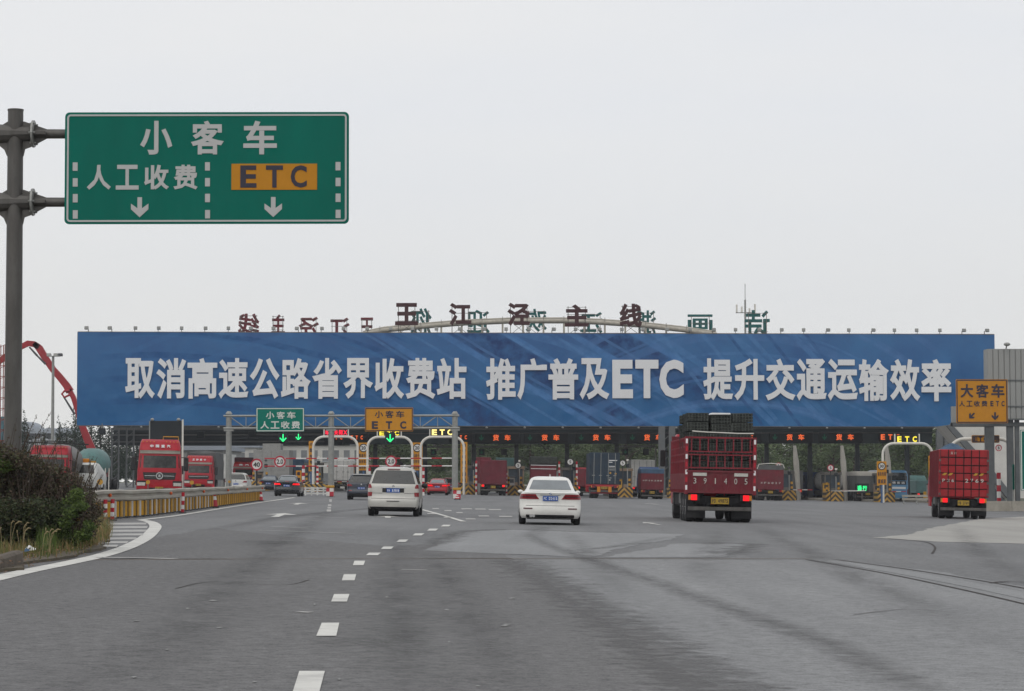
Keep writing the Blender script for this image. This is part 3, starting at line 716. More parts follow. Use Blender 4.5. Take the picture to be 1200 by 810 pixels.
# floodlights along the top edge
fl0 = thing('floodlight', 'small floodlight on short bracket along the top edge of the blue banner', 'floodlight', (0, 0, 0), yaw, 'floodlights on the banner top')
MB().bar((0, .1, 0), (0, .1, .28), .06).bar((0, .1, .26), (0, -.5, .34), .05).build('bracket', 'steel_frame', fl0)
MB().prism([(-.62, .22), (-.42, .16), (-.30, .40), (-.40, .52), (-.60, .46)], -.17, .17, 'x').build('lamp_head', 'galv', fl0)
for i in range(40):
    px = 102 + i * 27; f = (px - 90) / 1076.5
    o = fl0 if i == 0 else copy_tree(fl0)
    o.location = Vector(bl) + Matrix.Rotation(yaw, 3, 'Z') @ Vector(bpt(f, 1, 0)) + Vector((0, 0, .07))
    o.rotation_euler = (0, 0, yaw + random.uniform(-.3, .3))
# small lamps along the lower edge
fl1 = thing('under_lamp', 'small lamp fixed under the bottom edge of the blue banner', 'lamp', (0, 0, 0), 0, 'lamps below the banner')
MB().bar((0, 0, 0), (0, -.3, -.12), .05).build('bracket', 'steel_frame', fl1); MB().ball((0, -.32, -.12), .13, .13, .1, 10, 6).build('lamp_head', 'galv', fl1)
for i in range(24):
    px = 120 + i * 44.5; f = (px - 90) / 1076.5
    o = fl1 if i == 0 else copy_tree(fl1)
    o.location = Vector(bl) + Matrix.Rotation(yaw, 3, 'Z') @ Vector(bpt(f, 0, .1)) + Vector((0, 0, -.05))

# ================================================================== TOLL CANOPY
CD = 262.0
ISL = [305, 367, 424, 487, 549, 603, 667, 730, 792, 855, 920, 975, 1035, 1098]     # island positions, measured at depth 245
cz0, cz1 = Z(520.5, CD), Z(499, CD)
cx0, cx1 = X(132, CD), X(1092, CD)
ct = thing('toll_canopy', 'long dark toll station canopy over the gate lanes behind the banner', 'canopy', (0, CD, 0))
B('fascia', 'canopy_fascia', ct, X(402, CD), cx1, 0, .5, cz0, cz1 + .4)
B('roof_slab', 'canopy_dark', ct, cx0, cx1, .6, 22, cz1 + .1, cz1 + 1.2)
for k, py in enumerate((500.5, 504.5, 508.5, 512.5, 516.5, 520)):
    B('louvre', 'canopy_beam' if k % 2 == 0 else 'canopy_dark', ct, cx0, X(401, CD), .0 - k * .03, .35 - k * .03, Z(py + 1.3, CD), Z(py - .3, CD))
B('louvre_back', 'canopy_dark', ct, cx0, X(401, CD), .4, .55, cz0, cz1 + .3)
B('soffit', 'canopy_dark', ct, cx0, X(401, CD), .5, 12, cz0 + .05, cz0 + .3)
B('edge_pipe', 'canopy_beam', ct, X(132, CD), cx1, -1.2, -1.0, Z(503.5, CD - 1), Z(501.8, CD - 1))
B('edge_pipe', 'canopy_beam', ct, X(300, CD), cx1, -.9, -.7, Z(508.5, CD - 1), Z(507.4, CD - 1))
for px in (135, 152.5): # lattice end support
    D = 258
    a = X(px, D); m = MB()
    for dx in (-.35, .35): m.bar((a + dx, -4, gz(a)), (a + dx, -4, Z(501, D)), .16)
    for j in range(10):
        z0 = gz(a) + j * .72; m.bar((a - .35, -4, z0), (a + .35, -4, z0 + .6), .06)
    m.build('lattice_support', 'column_grey', ct)
for px in ISL[2:]:
    a = X(px, 266)*1.0; a = X(px, 245) + .2
    m = MB().prism([(a - .28, gz(a)), (a + .28, gz(a)), (a + .20, cz0 + .2), (a - .20, cz0 + .2)], 3, 3.5); m.build('column', 'column_dark', ct)
    m = MB().bar((a, 3.2, cz0 - .2), (a, .6, cz0 + 1.2), .3); m.build('strut', 'canopy_beam', ct)
for px, py1 in ((775, 500), (787, 500), (1100, 505), (1109, 505)):    # twin steel columns carrying the banner
    a = X(px, 254); B('banner_column', 'column_grey', ct, a - .32, a + .32, -8.6, -7.9, gz(a), Z(py1, 254))
for px, px2 in ((775, 787), (1100, 1109)):
    a, b = X(px, 254), X(px2, 254); m = MB()
    for j in range(6): m.bar((a, -8.3, gz(a) + .5 + j), (b, -8.3, gz(a) + 1.4 + j), .1)
    m.build('column_bracing', 'column_grey', ct)
for px in (934.5, 990, 1042.5):  # pale curved props on the right
    D = 256; a = X(px, D); pts = [(a + .25, -4.5, gz(a)), (a + .1, -4.6, 1.5), (a - .05, -4.8, 3.2), (a - .2, -5, Z(523, D))]
    MB().tube(pts, [.2, .26, .3, .16], 10).build('curved_prop', 'column_white', ct, smooth=50)
for i in range(15):  # soffit lamps
    a = X(430 + i * 45, CD); B('soffit_lamp', 'galv', ct, a - .5, a + .5, 1.2, 1.5, cz0 + .0, cz0 + .12)

# lane display boxes with orange characters
ords = ['first', 'second', 'third', 'fourth', 'fifth', 'sixth', 'seventh', 'eighth']
vd = 0
for px in (588, 645, 705, 765, 872, 932, 990):
    a = X(px, CD - .4); vd += 1
    lt = thing('lane_display', f'dark lane display reading orange 货车 on canopy edge, {ords[vd-1]} such from the left', 'display', (a, CD - .4, Z(513, CD - .4)), 0, 'truck lane displays')
    w = 2.1
    B('casing', 'led_black', lt, -w - .6, w - .3, 0, .3, -.55, .55, b=.04)
    letter('led_character', '货', 'led_orange', lt, (-.62, -.03, 0), .62, .62, .04, .02)
    letter('led_character', '车', 'led_orange', lt, (.58, -.03, 0), .62, .60, .04, .02)
    arrow('led_arrow', 'led_green_dim', lt, (-2.1, -.03, 0), .45, .6, .04)
for px, s, n in ((394, 'ETC', 'third'), (418, 'ETC', 'fourth'), (540, 'ETC', 'fifth'), (1043, 'ETC', 'rightmost')):
    a = X(px, CD - .4)
    lt = thing('lane_display', f'dark lane display with partly hidden orange ETC letters, {n} of these' if n != 'rightmost' else 'dark lane display with orange ETC letters beside the yellow ETC arch sign', 'display', (a, CD - .4, Z(513 if px > 900 else 512.5, CD - .4)))
    B('casing', 'led_black', lt, -1.2, 1.2, 0, .3, -.5, .5, b=.04)
    for k, ch in enumerate(s): letter('led_character', ch, 'led_orange', lt, ((-.75 if px > 900 else -.5) + k * (.75 if px > 900 else .5), -.03, 0), .42 if px > 900 else .22, .55 if px > 900 else .4, .04, .03)

# signal heads: green down arrows under the canopy
for px, py, sz, D, lab in ((331.5, 512.5, 7.5, 230, 'left of two'), (349.5, 511.5, 6, 245, 'right of two'), (457, 513, 8, 225, 'single')):
    c = P(px, py, D)
    lt = thing('lane_signal', {'left of two': 'larger green down arrow lane signal below the green gantry sign', 'right of two': 'smaller green down arrow lane signal right of the larger one', 'single': 'green down arrow lane signal below the amber ETC gantry sign'}[lab], 'lane signal', c)
    w = sz * D / 3000
    B('casing', 'led_black', lt, -w * .75, w * .75, .02, .3, -w * .75, w * .75, b=.03)
    m = MB(); m.bar((0, 0, w * .55), (0, 0, -w * .5), w * .16, .03); m.bar((-w * .5, 0, -.02), (0, 0, -w * .55), .03, w * .16); m.bar((w * .5, 0, -.02), (0, 0, -w * .55), .03, w * .16)
    o = m.build('led_arrow', 'led_green', lt)
    MB().bar((0, .2, w * .7), (0, .2, Z(500, D) - c.z + .3), .08).build('hanger', 'steel_frame', lt)

# ================================================================== ROOFTOP CHARACTERS
OR = dict(zip('王江泾主线', ('leftmost', 'second from left', 'middle', 'fourth from left', 'rightmost'))); OM = dict(zip('线主泾江王', ('leftmost', 'second from left', 'middle', 'fourth from left', 'rightmost')))
OT = dict(zip('您迎欢江浙画诗', ('leftmost', 'second from left', 'third from left', 'middle', 'third from right', 'second from right', 'rightmost')))
def roof_char(ch, px0, px1, py0, py1, D, material, label, mirror, foot, bold, group):
    a, b = P(px0, py1, D), P(px1, py0, D); c = (a + b) / 2
    zf = P(px0, foot, D).z
    q = thing('rooftop_character', label, 'sign letter', (c.x, D, zf), 0, group)
    h = (c.z - zf); w = b.x - a.x; hh = b.z - a.z
    letter('character', ch, material, q, (0, 0, h), w, hh, .25, bold, mirror)
    m = MB(); s = 1 if not mirror else -1
    for k in (-.36, .36): m.bar((k * w, .25 * s, 0), (k * w, .25 * s, h + hh * .42), .07)
    for k in (-.3, .05, .38): m.bar((-.42 * w, .25 * s, h + k * hh), (.42 * w, .25 * s, h + k * hh), .05)
    m.bar((-.36 * w, .25 * s, 0), (.36 * w, .25 * s, h - .3 * hh), .045); m.bar((.36 * w, .25 * s, 0), (-.36 * w, .25 * s, h - .3 * hh), .045)
    m.build('frame', 'steel_frame', q)
for ch, a, b, y0, y1 in (('王', 463, 490, 355, 381), ('江', 526, 552.5, 355, 381.5), ('泾', 594.5, 621.5, 355, 382), ('主', 662, 690, 357, 383), ('线', 726, 752.5, 356, 383.5)):
    roof_char(ch, a, b, y0, y1, 268, 'rooftop_red', f'{OR[ch]} of the five large dark red rooftop characters, {ch}', False, 392, .04, 'dark red rooftop characters')
for ch, a, b, y0, y1 in (('线', 279, 304, 367, 391), ('主', 318, 334, 368, 391), ('泾', 350, 374, 371, 394), ('江', 386, 410, 372, 395), ('王', 422, 438, 372, 394)):
    roof_char(ch, a, b, y0, y1, 296, 'rooftop_red_far', f'{OM[ch]} of the five smaller mirrored red rooftop characters', True, 400, .03, 'mirrored red characters')
for ch, a, b, y0, y1 in (('您', 481, 506, 361, 393), ('迎', 547, 574, 363, 391), ('欢', 616, 641, 362, 389), ('江', 680, 707, 366, 391), ('浙', 746, 769, 364, 392), ('画', 806, 835, 369, 392), ('诗', 873, 902, 364, 396)):
    roof_char(ch, a, b, y0, y1, 300, 'rooftop_teal', f'{OT[ch]} of the seven mirrored teal rooftop characters', True, 398, .02, 'mirrored teal characters')
ar = thing('roof_arch', 'shallow pale steel arch on posts rising above the banner', 'roof arch', (0, 276, 0))
pts = [P(px, py, 276) for px, py in ((425, 392), (450, 387), (490, 383), (540, 379), (600, 376.5), (660, 376.5), (700, 378), (750, 381.5), (800, 387), (840, 393))]
m = MB().tube([(p.x, 0, p.z) for p in pts], .26, 8); m.tube([(p.x, .8, p.z + .35) for p in pts], .12, 6); m.build('arch_beam', 'steel_cream', ar, smooth=50)
for i in range(16):
    px = 445 + i * 24; zt = None
    for p, q in zip(pts, pts[1:]):
        x = X(px, 276)
        if p.x <= x <= q.x: zt = p.z + (q.z - p.z) * (x - p.x) / (q.x - p.x)
    if zt: MB().bar((x, 0, P(px, 398, 276).z), (x, 0, zt), .2).build('post', 'steel_cream', ar); MB().bar((x, -.2, zt + .1), (x, -.2, zt + .55), .05).build('rail_stub', 'steel_frame', ar)

# telephone mast
mt = thing('antenna_mast', 'thin grey mobile phone mast with panel antennas behind the banner', 'antenna mast', (X(874, 330), 330, 1))
MB().cyl((0, 0, 0), (0, 0, Z(352, 330) - 1), .22, .12, 10).build('mast', 'galv', mt); MB().cyl((0, 0, Z(352, 330) - 1), (0, 0, Z(333, 330) - 1), .04, n=6).build('whip_aerial', 'steel_frame', mt)
zt = Z(367, 330) - 1
MB().bar((-1.2, 0, zt), (1.3, 0, zt), .1).bar((-1.2, .4, zt), (1.3, .4, zt), .06).build('crossarm', 'galv', mt)
for dx, h in ((-1.1, .95), (-.45, .7), (.55, .5), (1.25, 1.0)): MB().box(dx - .11, dx + .11, -.2, 0, zt + .05, zt + h * 1.1).build('panel_antenna', 'tube_white', mt)

# ================================================================== SIGN GANTRY
GD = 183.0
gt = thing('sign_gantry', 'grey tubular truss gantry on three posts above the car lanes', 'gantry', (0, GD, 0))
zt0, zt1 = Z(501.5, GD), Z(487, GD)
for px, py in ((268, 484.5), (388, 484.5), (533, 485)):
    a = X(px, GD); MB().cyl((a, 0, gz(a)), (a, 0, Z(py, GD)), .23, .20, 14).build('post', 'galv', gt, smooth=40)
    MB().cyl((a, 0, Z(py, GD)), (a, 0, Z(py, GD) + .18), .26, .12, 12).build('post_cap', 'galv', gt)
    MB().box(a - .34, a + .34, -.2, .2, zt0 - .2, zt0 + .05).build('collar', 'galv', gt)
for d in (-.18, .35):
    MB().tube([(X(262, GD), d, zt1), (X(538, GD), d, zt1)], .075, 8).build('top_chord', 'galv', gt); MB().tube([(X(262, GD), d, zt0), (X(538, GD), d, zt0)], .075, 8).build('bottom_chord', 'galv', gt)
xs = [X(268 + i * 20.4, GD) for i in range(14)]
for i in range(13):
    z0, z1 = (zt1, zt0) if i % 2 == 0 else (zt0, zt1)
    MB().tube([(xs[i], -.18, z0), (xs[i + 1], -.18, z1)], .04, 6).build('diagonal', 'galv', gt)
    MB().tube([(xs[i], -.18, zt0), (xs[i], -.18, zt1)], .03, 6).build('web_post', 'galv', gt)
def board(name, label, px0, px1, py0, py1, D, back, border, parent_loc=None):
    a, b = P(px0, py1, D), P(px1, py0, D); c = (a + b) / 2
    q = thing(name, label, 'road sign', c); w, h = b.x - a.x, b.z - a.z
    MB().prism(rrect(w, h, .06), -.02, .03).build('panel', back, q)
    frame_ring('border', border, q, (0, -.03, 0), w - .06, h - .06, .05, .06, .02)
    return q, w, h
q, w, h = board('gantry_sign', 'small green gantry sign reading 小客车 人工收费', 300, 356.5, 477.5, 505.5, GD - .5, 'sign_green_small', 'sign_white_small')
letters('character', '小客车', 'sign_white_small', q, -w * .32, w * .34, h * .19, h * .30, -.03, .02, .025, .80); letters('character', '人工收费', 'sign_white_small', q, -w * .43, w * .43, -h * .22, h * .31, -.03, .02, .025, .84)
q, w, h = board('gantry_sign', 'amber gantry sign reading 小客车 ETC', 427.5, 484, 477.5, 505.5, GD - .5, 'sign_amber_bright', 'sign_ink')
letters('character', '小客车', 'sign_ink', q, -w * .32, w * .34, h * .22, h * .30, -.03, .02, .02, .80); letters('character', 'ETC', 'sign_ink', q, -w * .44, w * .44, -h * .23, h * .32, -.03, .02, .045, .44)

# ================================================================== LANE ARCHES
AD = 240.0
def lane_arch(px0, px1, py, label, pyb=580, D=AD):
    a, b = X(px0, D), X(px1, D); q = thing('lane_arch', label, 'gate arch', ((a + b) / 2, D, 0), 0, 'white tube arches over the ETC lanes')
    z = Z(py, D); r = 1.0; h = (b - a) / 2; pts = [(-h, 0, gz(a))]
    for k in range(7): t_ = R(90 * k / 6); pts.append((-h + r - r * math.cos(t_), 0, z - r + r * math.sin(t_)))
    for k in range(7): t_ = R(90 * k / 6); pts.append((h - r + r * math.sin(t_), 0, z - r + r * math.cos(t_)))
    pts.append((h, 0, gz(b)))
    MB().tube(pts, .125, 10).build('tube', 'tube_white', q, smooth=50)
    return q, z
def led_sign(label, px0, px1, py0, py1, s, material, D=AD, wid=.62, case='led_black'):
    a, b = P(px0, py1, D), P(px1, py0, D); c = (a + b) / 2; w, h = b.x - a.x, b.z - a.z
    q = thing('led_sign', label, 'display', c); B('casing', case, q, -w / 2, w / 2, .0, .25, -h / 2, h / 2, b=.03)
    for sgn in (-1, 1): B('side_bracket', 'tube_white', q, sgn * w / 2 - .05, sgn * w / 2 + .05, -.05, .2, -h * .62, h * .62)
    letters('led_character', s, material, q, -w * .47, w * .47, 0, h * .66, -.03, .04, .035, wid)
    return q
lane_arch(367, 419, 511.5, 'white tube arch carrying the red LED sign'); lane_arch(430.5, 483, 512, 'white tube arch behind the amber gantry sign'); lane_arch(493, 543.5, 512, 'white tube arch carrying the bright ETC sign beside the right gantry post')
lane_arch(1034, 1092, 520.5, 'white tube arch carrying the yellow ETC sign at the right edge of the gates', D=236)
lane_arch(1112, 1188, 515.5, 'white tube arch behind the right red truck carrying the amber sign', D=172)
led_sign('red LED lane sign on the leftmost tube arch', 379.5, 408, 502, 511, '车道关闭✕', 'led_red', wid=.8)
led_sign('yellow ETC sign half hidden behind the amber gantry sign', 442, 470, 503.5, 511.5, 'ETC', 'led_yellow_deep')
led_sign('bright cream ETC letters beside the right gantry post', 503.5, 532.5, 501.5, 511.5, 'ETC', 'led_yellow', wid=.66)
led_sign('yellow ETC letters on the tube arch near the right red truck', 1048.5, 1077, 510.5, 520.5, 'ETC', 'led_yellow_deep', D=236, wid=.55)
q, w, h = board('arch_sign', 'weathered amber ETC sign on the arch below the amber bus sign', 1138.5, 1171, 511, 520, 171.6, 'sign_amber', 'sign_ink')
letters('character', 'ETC专用', 'sign_ink', q, -w * .46, w * .46, 0, h * .6, -.03, .02, .03, .8)

def narrow_sign(px0, px1, py0, py1, label, chars, D=AD, speed=None, foot=580, post='post_blue'):
    a, b = P(px0, py1, D), P(px1, py0, D); c = (a + b) / 2; w, h = b.x - a.x, b.z - a.z
    g0 = gz(c.x); q = thing('lane_board', label, 'road sign', (c.x, D, g0), 0, 'amber lane boards')
    zc = c.z - g0
    MB().prism(rrect(w, h, .03), -.03, .03).build('panel', 'sign_amber_bright', q, (0, 0, zc)); MB().cyl((0, .1, 0), (0, .1, zc), .09, n=8).build('post', post, q)
    n = len(chars); top = h / 2
    if speed:
        top = h / 2 - w * .95
        disc('speed_disc', 'round_white', q, (0, -.045, zc + h / 2 - w * .5), w * .36); disc('speed_ring', 'plate_ink', q, (0, -.06, zc + h / 2 - w * .5), w * .40, .02, 24, w * .31)
        letter('numeral', speed, 'plate_ink', q, (0, -.065, zc + h / 2 - w * .5), w * .42, w * .34, .02, .03)
        for i, row in enumerate(chars):
            z = zc + top - (i + .5) * (top + h / 2) / n
            letters('character', row, 'sign_ink', q, -w * .44, w * .44, z, (top + h / 2) / n * .6, -.045, .02, .02, .8)
    else:
        for i, ch in enumerate(chars):
            letter('character', ch, 'sign_ink', q, (0, -.045, zc + h / 2 - (i + .5) * h / n), w * .62, h / n * .6, .02, .03)
narrow_sign(361.5, 367.5, 516.5, 552, 'tall narrow amber lane board left of the red LED arch', '小型车专用')
narrow_sign(419.5, 432, 518.5, 551, 'amber lane board with round 20 limit behind the dark blue hatchback', ['限速行驶', '保持车距', '请勿停车'], speed='20')
narrow_sign(482.5, 495, 518.5, 551, 'amber lane board with round 20 limit beside the silver minivan', ['限速行驶', '保持车距', '请勿停车'], speed='20')
narrow_sign(539.5, 547.5, 518, 566, 'tallest narrow amber lane board right of the bright ETC arch', '电子收费专用道')
narrow_sign(346.5, 353, 551, 565, 'small amber board above the striped white barrier', '缴费', D=200)
narrow_sign(1027.5, 1038.5, 541.5, 569, 'amber lane board with round 30 limit in front of the blue bus', ['客车专用', '请减速'], speed='30', D=230)
narrow_sign(1088, 1092, 535, 570, 'narrow amber board at the left side of the right red truck', '专用道', D=236)

# height limit bars and round signs
def limit_bar(px0, px1, py, D, label):
    a, b = X(px0, D), X(px1, D); z = Z(py, D)
    q = thing('height_bar', label, 'height bar', (a, D, z)); n = int((b - a) / .8); w = (b - a) / n
    me = [MB().cyl((0, 0, 0), (w, 0, 0), .05, n=6).mesh('band', mm) for mm in ('reflect_red', 'round_white')]
    for i in range(n): inst(me[i % 2], 'red_band' if i % 2 == 0 else 'white_band', q, (i * w, 0, 0))
limit_bar(310, 530, 537, 205, 'upper thin red and white height limit bar across the car lanes'); limit_bar(310, 530, 546, 205, 'lower thin red and white height limit bar across the car lanes')
def striped_post(px, py0, py1, D, label, r=.09, n=12):
    a = X(px, D); z0 = max(gz(a), Z(py1, D)) if py1 else gz(a); z0 = gz(a); z1 = Z(py0, D)
    q = thing('striped_post', label, 'post', (a, D, z0), 0, 'red and white posts at the gates'); h = (z1 - z0) / n
    me = [MB().cyl((0, 0, 0), (0, 0, h), r, n=10).mesh('band', mm) for mm in ('round_white', 'reflect_red')]
    for i in range(n): inst(me[i % 2], 'red_band' if i % 2 else 'white_band', q, (0, 0, i * h))
striped_post(355.5, 545, 0, 205, 'red and white striped post left of the narrow amber board', .12, 8); striped_post(372, 546, 0, 205, 'red and white striped post right of the narrow amber board', .09, 12)
striped_post(433, 548, 0, 215, 'red and white post behind the dark blue hatchback', .1, 8); striped_post(496, 548, 0, 215, 'red and white post right of the silver minivan', .1, 8)
striped_post(558, 540, 0, 240, 'red and white post left of the maroon box truck'); striped_post(593, 552, 0, 240, 'red and white post right of the maroon box truck', .1)
striped_post(655, 541, 0, 246, 'red and white post behind the white sedan'); striped_post(675.5, 541, 0, 246, 'red and white post left of the container truck')
striped_post(1169.5, 555, 0, 168, 'red and white post beside the big grey column on the right', .14, 6)
def round_sign(px, py, rpx, D, s, label, ring='sign_red', pole=True, foot=None):
    c = P(px, py, D); r = rpx * D / 3000; g0 = gz(c.x)
    q = thing('round_sign', label, 'road sign', (c.x, D, g0 if pole else c.z)); zc = c.z - g0 if pole else 0
    disc('disc', 'round_white', q, (0, 0, zc), r * .95, .03); disc('ring', ring, q, (0, -.02, zc), r, .03, 24, r * .76)
    letter('numeral', s, 'plate_ink', q, (0, -.03, zc), r * (1.1 if len(s) > 1 else .5), r * .80, .02, .02)
    if pole: MB().cyl((0, .06, 0), (0, .06, zc + r * .3), .05, n=8).build('post', 'plate_ink', q)
    return q, g0
q, g0 = round_sign(300.5, 544, 7, 146, '40', 'round red bordered 40 limit sign on a dark pole at the rail end')
MB().cyl((0, .06, 0), (0, .06, .75), .16, .09, 10).build('base', 'post_dark', q)
round_sign(327.8, 540.5, 6.8, 204.5, '2.0', 'round red bordered 2.0 limit sign above the black sedan', pole=False)
round_sign(458, 540.5, 6.8, 204.5, '2.0', 'round red bordered 2.0 limit sign above the silver minivan', pole=False)
round_sign(607, 545.5, 4, 243, '5', 'small round 5 limit sign left of the white sedan roof', 'plate_ink'); round_sign(668, 541.5, 4.3, 243, '5', 'small round 5 limit sign above the white sedan', 'plate_ink'); round_sign(729.5, 543, 3.8, 243, '5', 'small round 5 limit sign right of the container truck', 'plate_ink')
round_sign(973, 549, 3.8, 243, '5', 'small round 5 limit sign above the blue cab tanker', 'sign_red'); round_sign(912, 546, 3.2, 252, '5', 'small round sign behind the grey tarp truck', 'sign_red')
round_sign(1170, 526, 3.8, 175, '5', 'small round sign on the pale wall by the right column', 'sign_red', pole=False)

# ================================================================== ISLANDS, BOOTHS
nose_me = MB()
pl = [(-.85, .6), (-.80, .25), (-.55, .05), (0, -.03), (.55, .05), (.80, .25), (.85, .6), (.85, 3), (-.85, 3)]
nose_me.prism(pl, 0, .95, 'z'); nose_me = nose_me.mesh('nose', 'chevron')
isl_me = MB().prism([(-.8, 3), (.8, 3), (.8, 34), (-.8, 34)], 0, .22, 'z').mesh('island', 'concrete')
def gl(i): return 'beside '
names_isl = {305: 'left of the black sedan', 367: 'by the leftmost tube arch', 424: 'in front of the dark blue hatchback lane', 487: 'beside the red hatchback lane', 549: 'left of the maroon box truck', 603: 'between the maroon truck and the white sedan', 667: 'behind the white sedan', 730: 'right of the container truck',
             792: 'behind the large stake truck', 855: 'behind the stake truck tailgate', 920: 'right of the grey tarp truck', 975: 'below the round 5 sign and blue cab', 1035: 'below the amber 30 board', 1098: 'left of the right red truck'}
for i, px in enumerate(ISL):
    a = X(px, 245); q = thing('toll_island', f'toll island with black amber chevron nose {names_isl[px]}', 'traffic island', (a, 243, gz(a)), 0, 'toll islands')
    inst(nose_me, 'chevron_nose', q); inst(isl_me, 'kerb', q)
bt_parts = []
def booth(px, D, label, wall='booth_grey', w=1.5, h=2.6):
    a = X(px, D); q = thing('toll_booth', label, 'toll booth', (a, D, gz(a) + .2), 0, 'toll booths')
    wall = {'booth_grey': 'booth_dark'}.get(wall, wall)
    B('wall', wall, q, -w / 2, w / 2, 0, 2.6, 0, 1.05); B('roof', wall, q, -w / 2 - .12, w / 2 + .12, -.15, 2.75, h - .25, h)
    for sx in (-1, 1):
        for y in (0, 2.48): B('corner_post', wall, q, sx * w / 2 - .06, sx * w / 2 + .06, y, y + .12, 1.05, h - .25)
    B('window', 'booth_window', q, -w / 2 + .08, w / 2 - .08, .04, .08, 1.05, h - .25)
    for sx in (-1, 1): B('side_window', 'booth_window', q, sx * (w / 2 - .05), sx * (w / 2 - .02), .14, 2.46, 1.05, h - .25)
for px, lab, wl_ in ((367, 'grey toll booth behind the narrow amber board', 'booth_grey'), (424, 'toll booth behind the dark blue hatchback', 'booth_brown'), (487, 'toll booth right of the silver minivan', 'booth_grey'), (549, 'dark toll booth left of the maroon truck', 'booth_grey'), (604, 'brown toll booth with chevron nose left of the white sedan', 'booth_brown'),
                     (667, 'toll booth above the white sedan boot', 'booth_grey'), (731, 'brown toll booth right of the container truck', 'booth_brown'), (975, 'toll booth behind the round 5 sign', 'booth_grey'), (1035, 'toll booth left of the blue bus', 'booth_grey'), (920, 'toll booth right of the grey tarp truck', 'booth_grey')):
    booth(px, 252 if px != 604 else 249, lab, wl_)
for i, px in enumerate(ISL):
    a = X(px, 245); n_ = names_isl[px]
    for k, (dx, dy) in enumerate(((-.6, 1.6), (.6, 2.2))):
        q = thing('safety_bollard', f'{"left" if k == 0 else "right"} amber black bollard, island {n_}', 'bollard', (a + dx, 243 + dy, gz(a) + .9), 0, 'bollards on the toll islands')
        for j in range(4): MB().cyl((0, 0, j * .22), (0, 0, j * .22 + .22), .11, n=8).build('band', 'reflect_yellow' if j % 2 else 'plate_ink', q)
    q = thing('ticket_machine', f'ticket machine on island {n_}', 'machine', (a - .3, 247.5, gz(a) + .2), 0, 'ticket machines'); B('cabinet', ('booth_brown', 'booth_grey', 'post_blue', 'reflect_yellow')[i % 4], q, -.3, .3, 0, .5, 0, 1.55, b=.03); B('screen', 'dark_window', q, -.2, .2, -.02, 0, 1.0, 1.35); B('hood', 'post_dark', q, -.34, .34, -.1, .5, 1.55, 1.65)
    q = thing('camera_pole', f'thin camera pole, island {n_}', 'pole', (a + .45, 246, gz(a) + .2), 0, 'camera poles'); h = random.uniform(2.6, 3.4); MB().cyl((0, 0, 0), (0, 0, h), .05, n=6).build('pole', 'galv', q); B('camera', 'tube_white' if i % 2 else 'post_dark', q, -.1, .1, -.35, .1, h, h + .18, b=.02); B('flash_box', 'led_black', q, -.16, .16, -.12, .05, h - .6, h - .25, b=.02)
    q = thing('lane_barrier', f'red white barrier arm right of island {n_}', 'barrier', (a + .75, 257, gz(a)), 0, 'lane barrier arms'); B('cabinet', 'reflect_yellow' if i % 2 else 'booth_grey', q, -.2, .2, -.15, .2, 0, 1.05, b=.02)
    for j in range(6): B('arm_band', 'reflect_red' if j % 2 else 'round_white', q, .2 + j * .5, .7 + j * .5, -.03, .03, .92, 1.0)
# big grey kiosk on the left and clutter
q = thing('office_block', 'grey panelled office block behind the 40 limit sign', 'kiosk', (X(318, 250), 250, gz(X(318, 250))))
w = 21 * 250 / 3000
for i in range(4):
    for j in range(4): B('panel', 'booth_grey', q, -w + i * w / 2 + .012, -w + (i + 1) * w / 2 - .012, -.04, .02, .1 + j * .95, .1 + (j + 1) * .95 - .02)
B('core', 'booth_grey', q, -w, w, .02, 4, 0, 3.95); B('roof_box', 'booth_grey', q, -w * .5, w * .5, .2, 3, 3.95, 4.6)

# ETC antenna portals beyond the gates
for px0, px1, lab in ((497, 545, 'behind the bright ETC letters'), (553, 603, 'over the maroon truck'), (722, 768, 'over the white box truck')):
    D = 268; a, b = X(px0, D), X(px1, D); q = thing('lane_portal', f'thin grey portal with signal boxes {lab}', 'portal', ((a + b) / 2, D, 0))
    z = Z(523.5, D); h = (b - a) / 2
    MB().bar((-h, 0, z), (h, 0, z), .2).build('beam', 'galv', q)
    for sx in (-1, 1): MB().bar((sx * h, 0, gz(a)), (sx * h, 0, z), .16).build('leg', 'column_white', q)
    for k, dx in enumerate((-.55, .5)):
        bx = B('signal_box', 'led_black', q, dx * h - .3, dx * h + .3, -.35, -.1, z - .9, z - .25, b=.03)
        arrow('led_arrow', 'led_green_dim', q, (dx * h, -.37, z - .57), .3, .42) if k == 0 else None

# ================================================================== LEFT: GUARD RAIL
rp = [G(*q) for q in ((60, 616), (117, 608.5), (165, 605), (212, 599), (260, 592.5), (300, 587), (304, 586.3))]
def along(s):
    for a, b in zip(rp, rp[1:]):
        l = (b - a).length
        if s <= l: return a + (b - a) * (s / l), (b - a).normalized()
        s -= l
    return rp[-1], (rp[-1] - rp[-2]).normalized()
rl = sum((b - a).length for a, b in zip(rp, rp[1:]))
gr = thing('guard_rail', 'long galvanised guard rail with amber panelled posts beside the left lane', 'guard rail', rp[0])
prof = [(-.02, .52), (.07, .55), (.07, .62), (.0, .66), (.0, .70), (.07, .74), (.07, .81), (-.02, .84), (-.02, .80), (.05, .78), (.05, .75), (-.03, .70), (-.03, .66), (.05, .61), (.05, .57), (-.02, .55)]
for side in (1, -1):
    rows = []; ns = 46
    for i in range(ns + 1):
        p, d = along(rl * i / ns); nrm = Vector((d.y, -d.x, 0)).normalized()
        wob = .018 * math.sin(i * 1.3) + .012 * math.sin(i * 2.9)
        rows.append([tuple(p - rp[0] + nrm * side * (.22 + u + wob) + Vector((0, 0, v + wob * .6))) for u, v in prof])
    MB().grid(rows, True).build('rail_beam', 'rail_galv', gr, smooth=30)
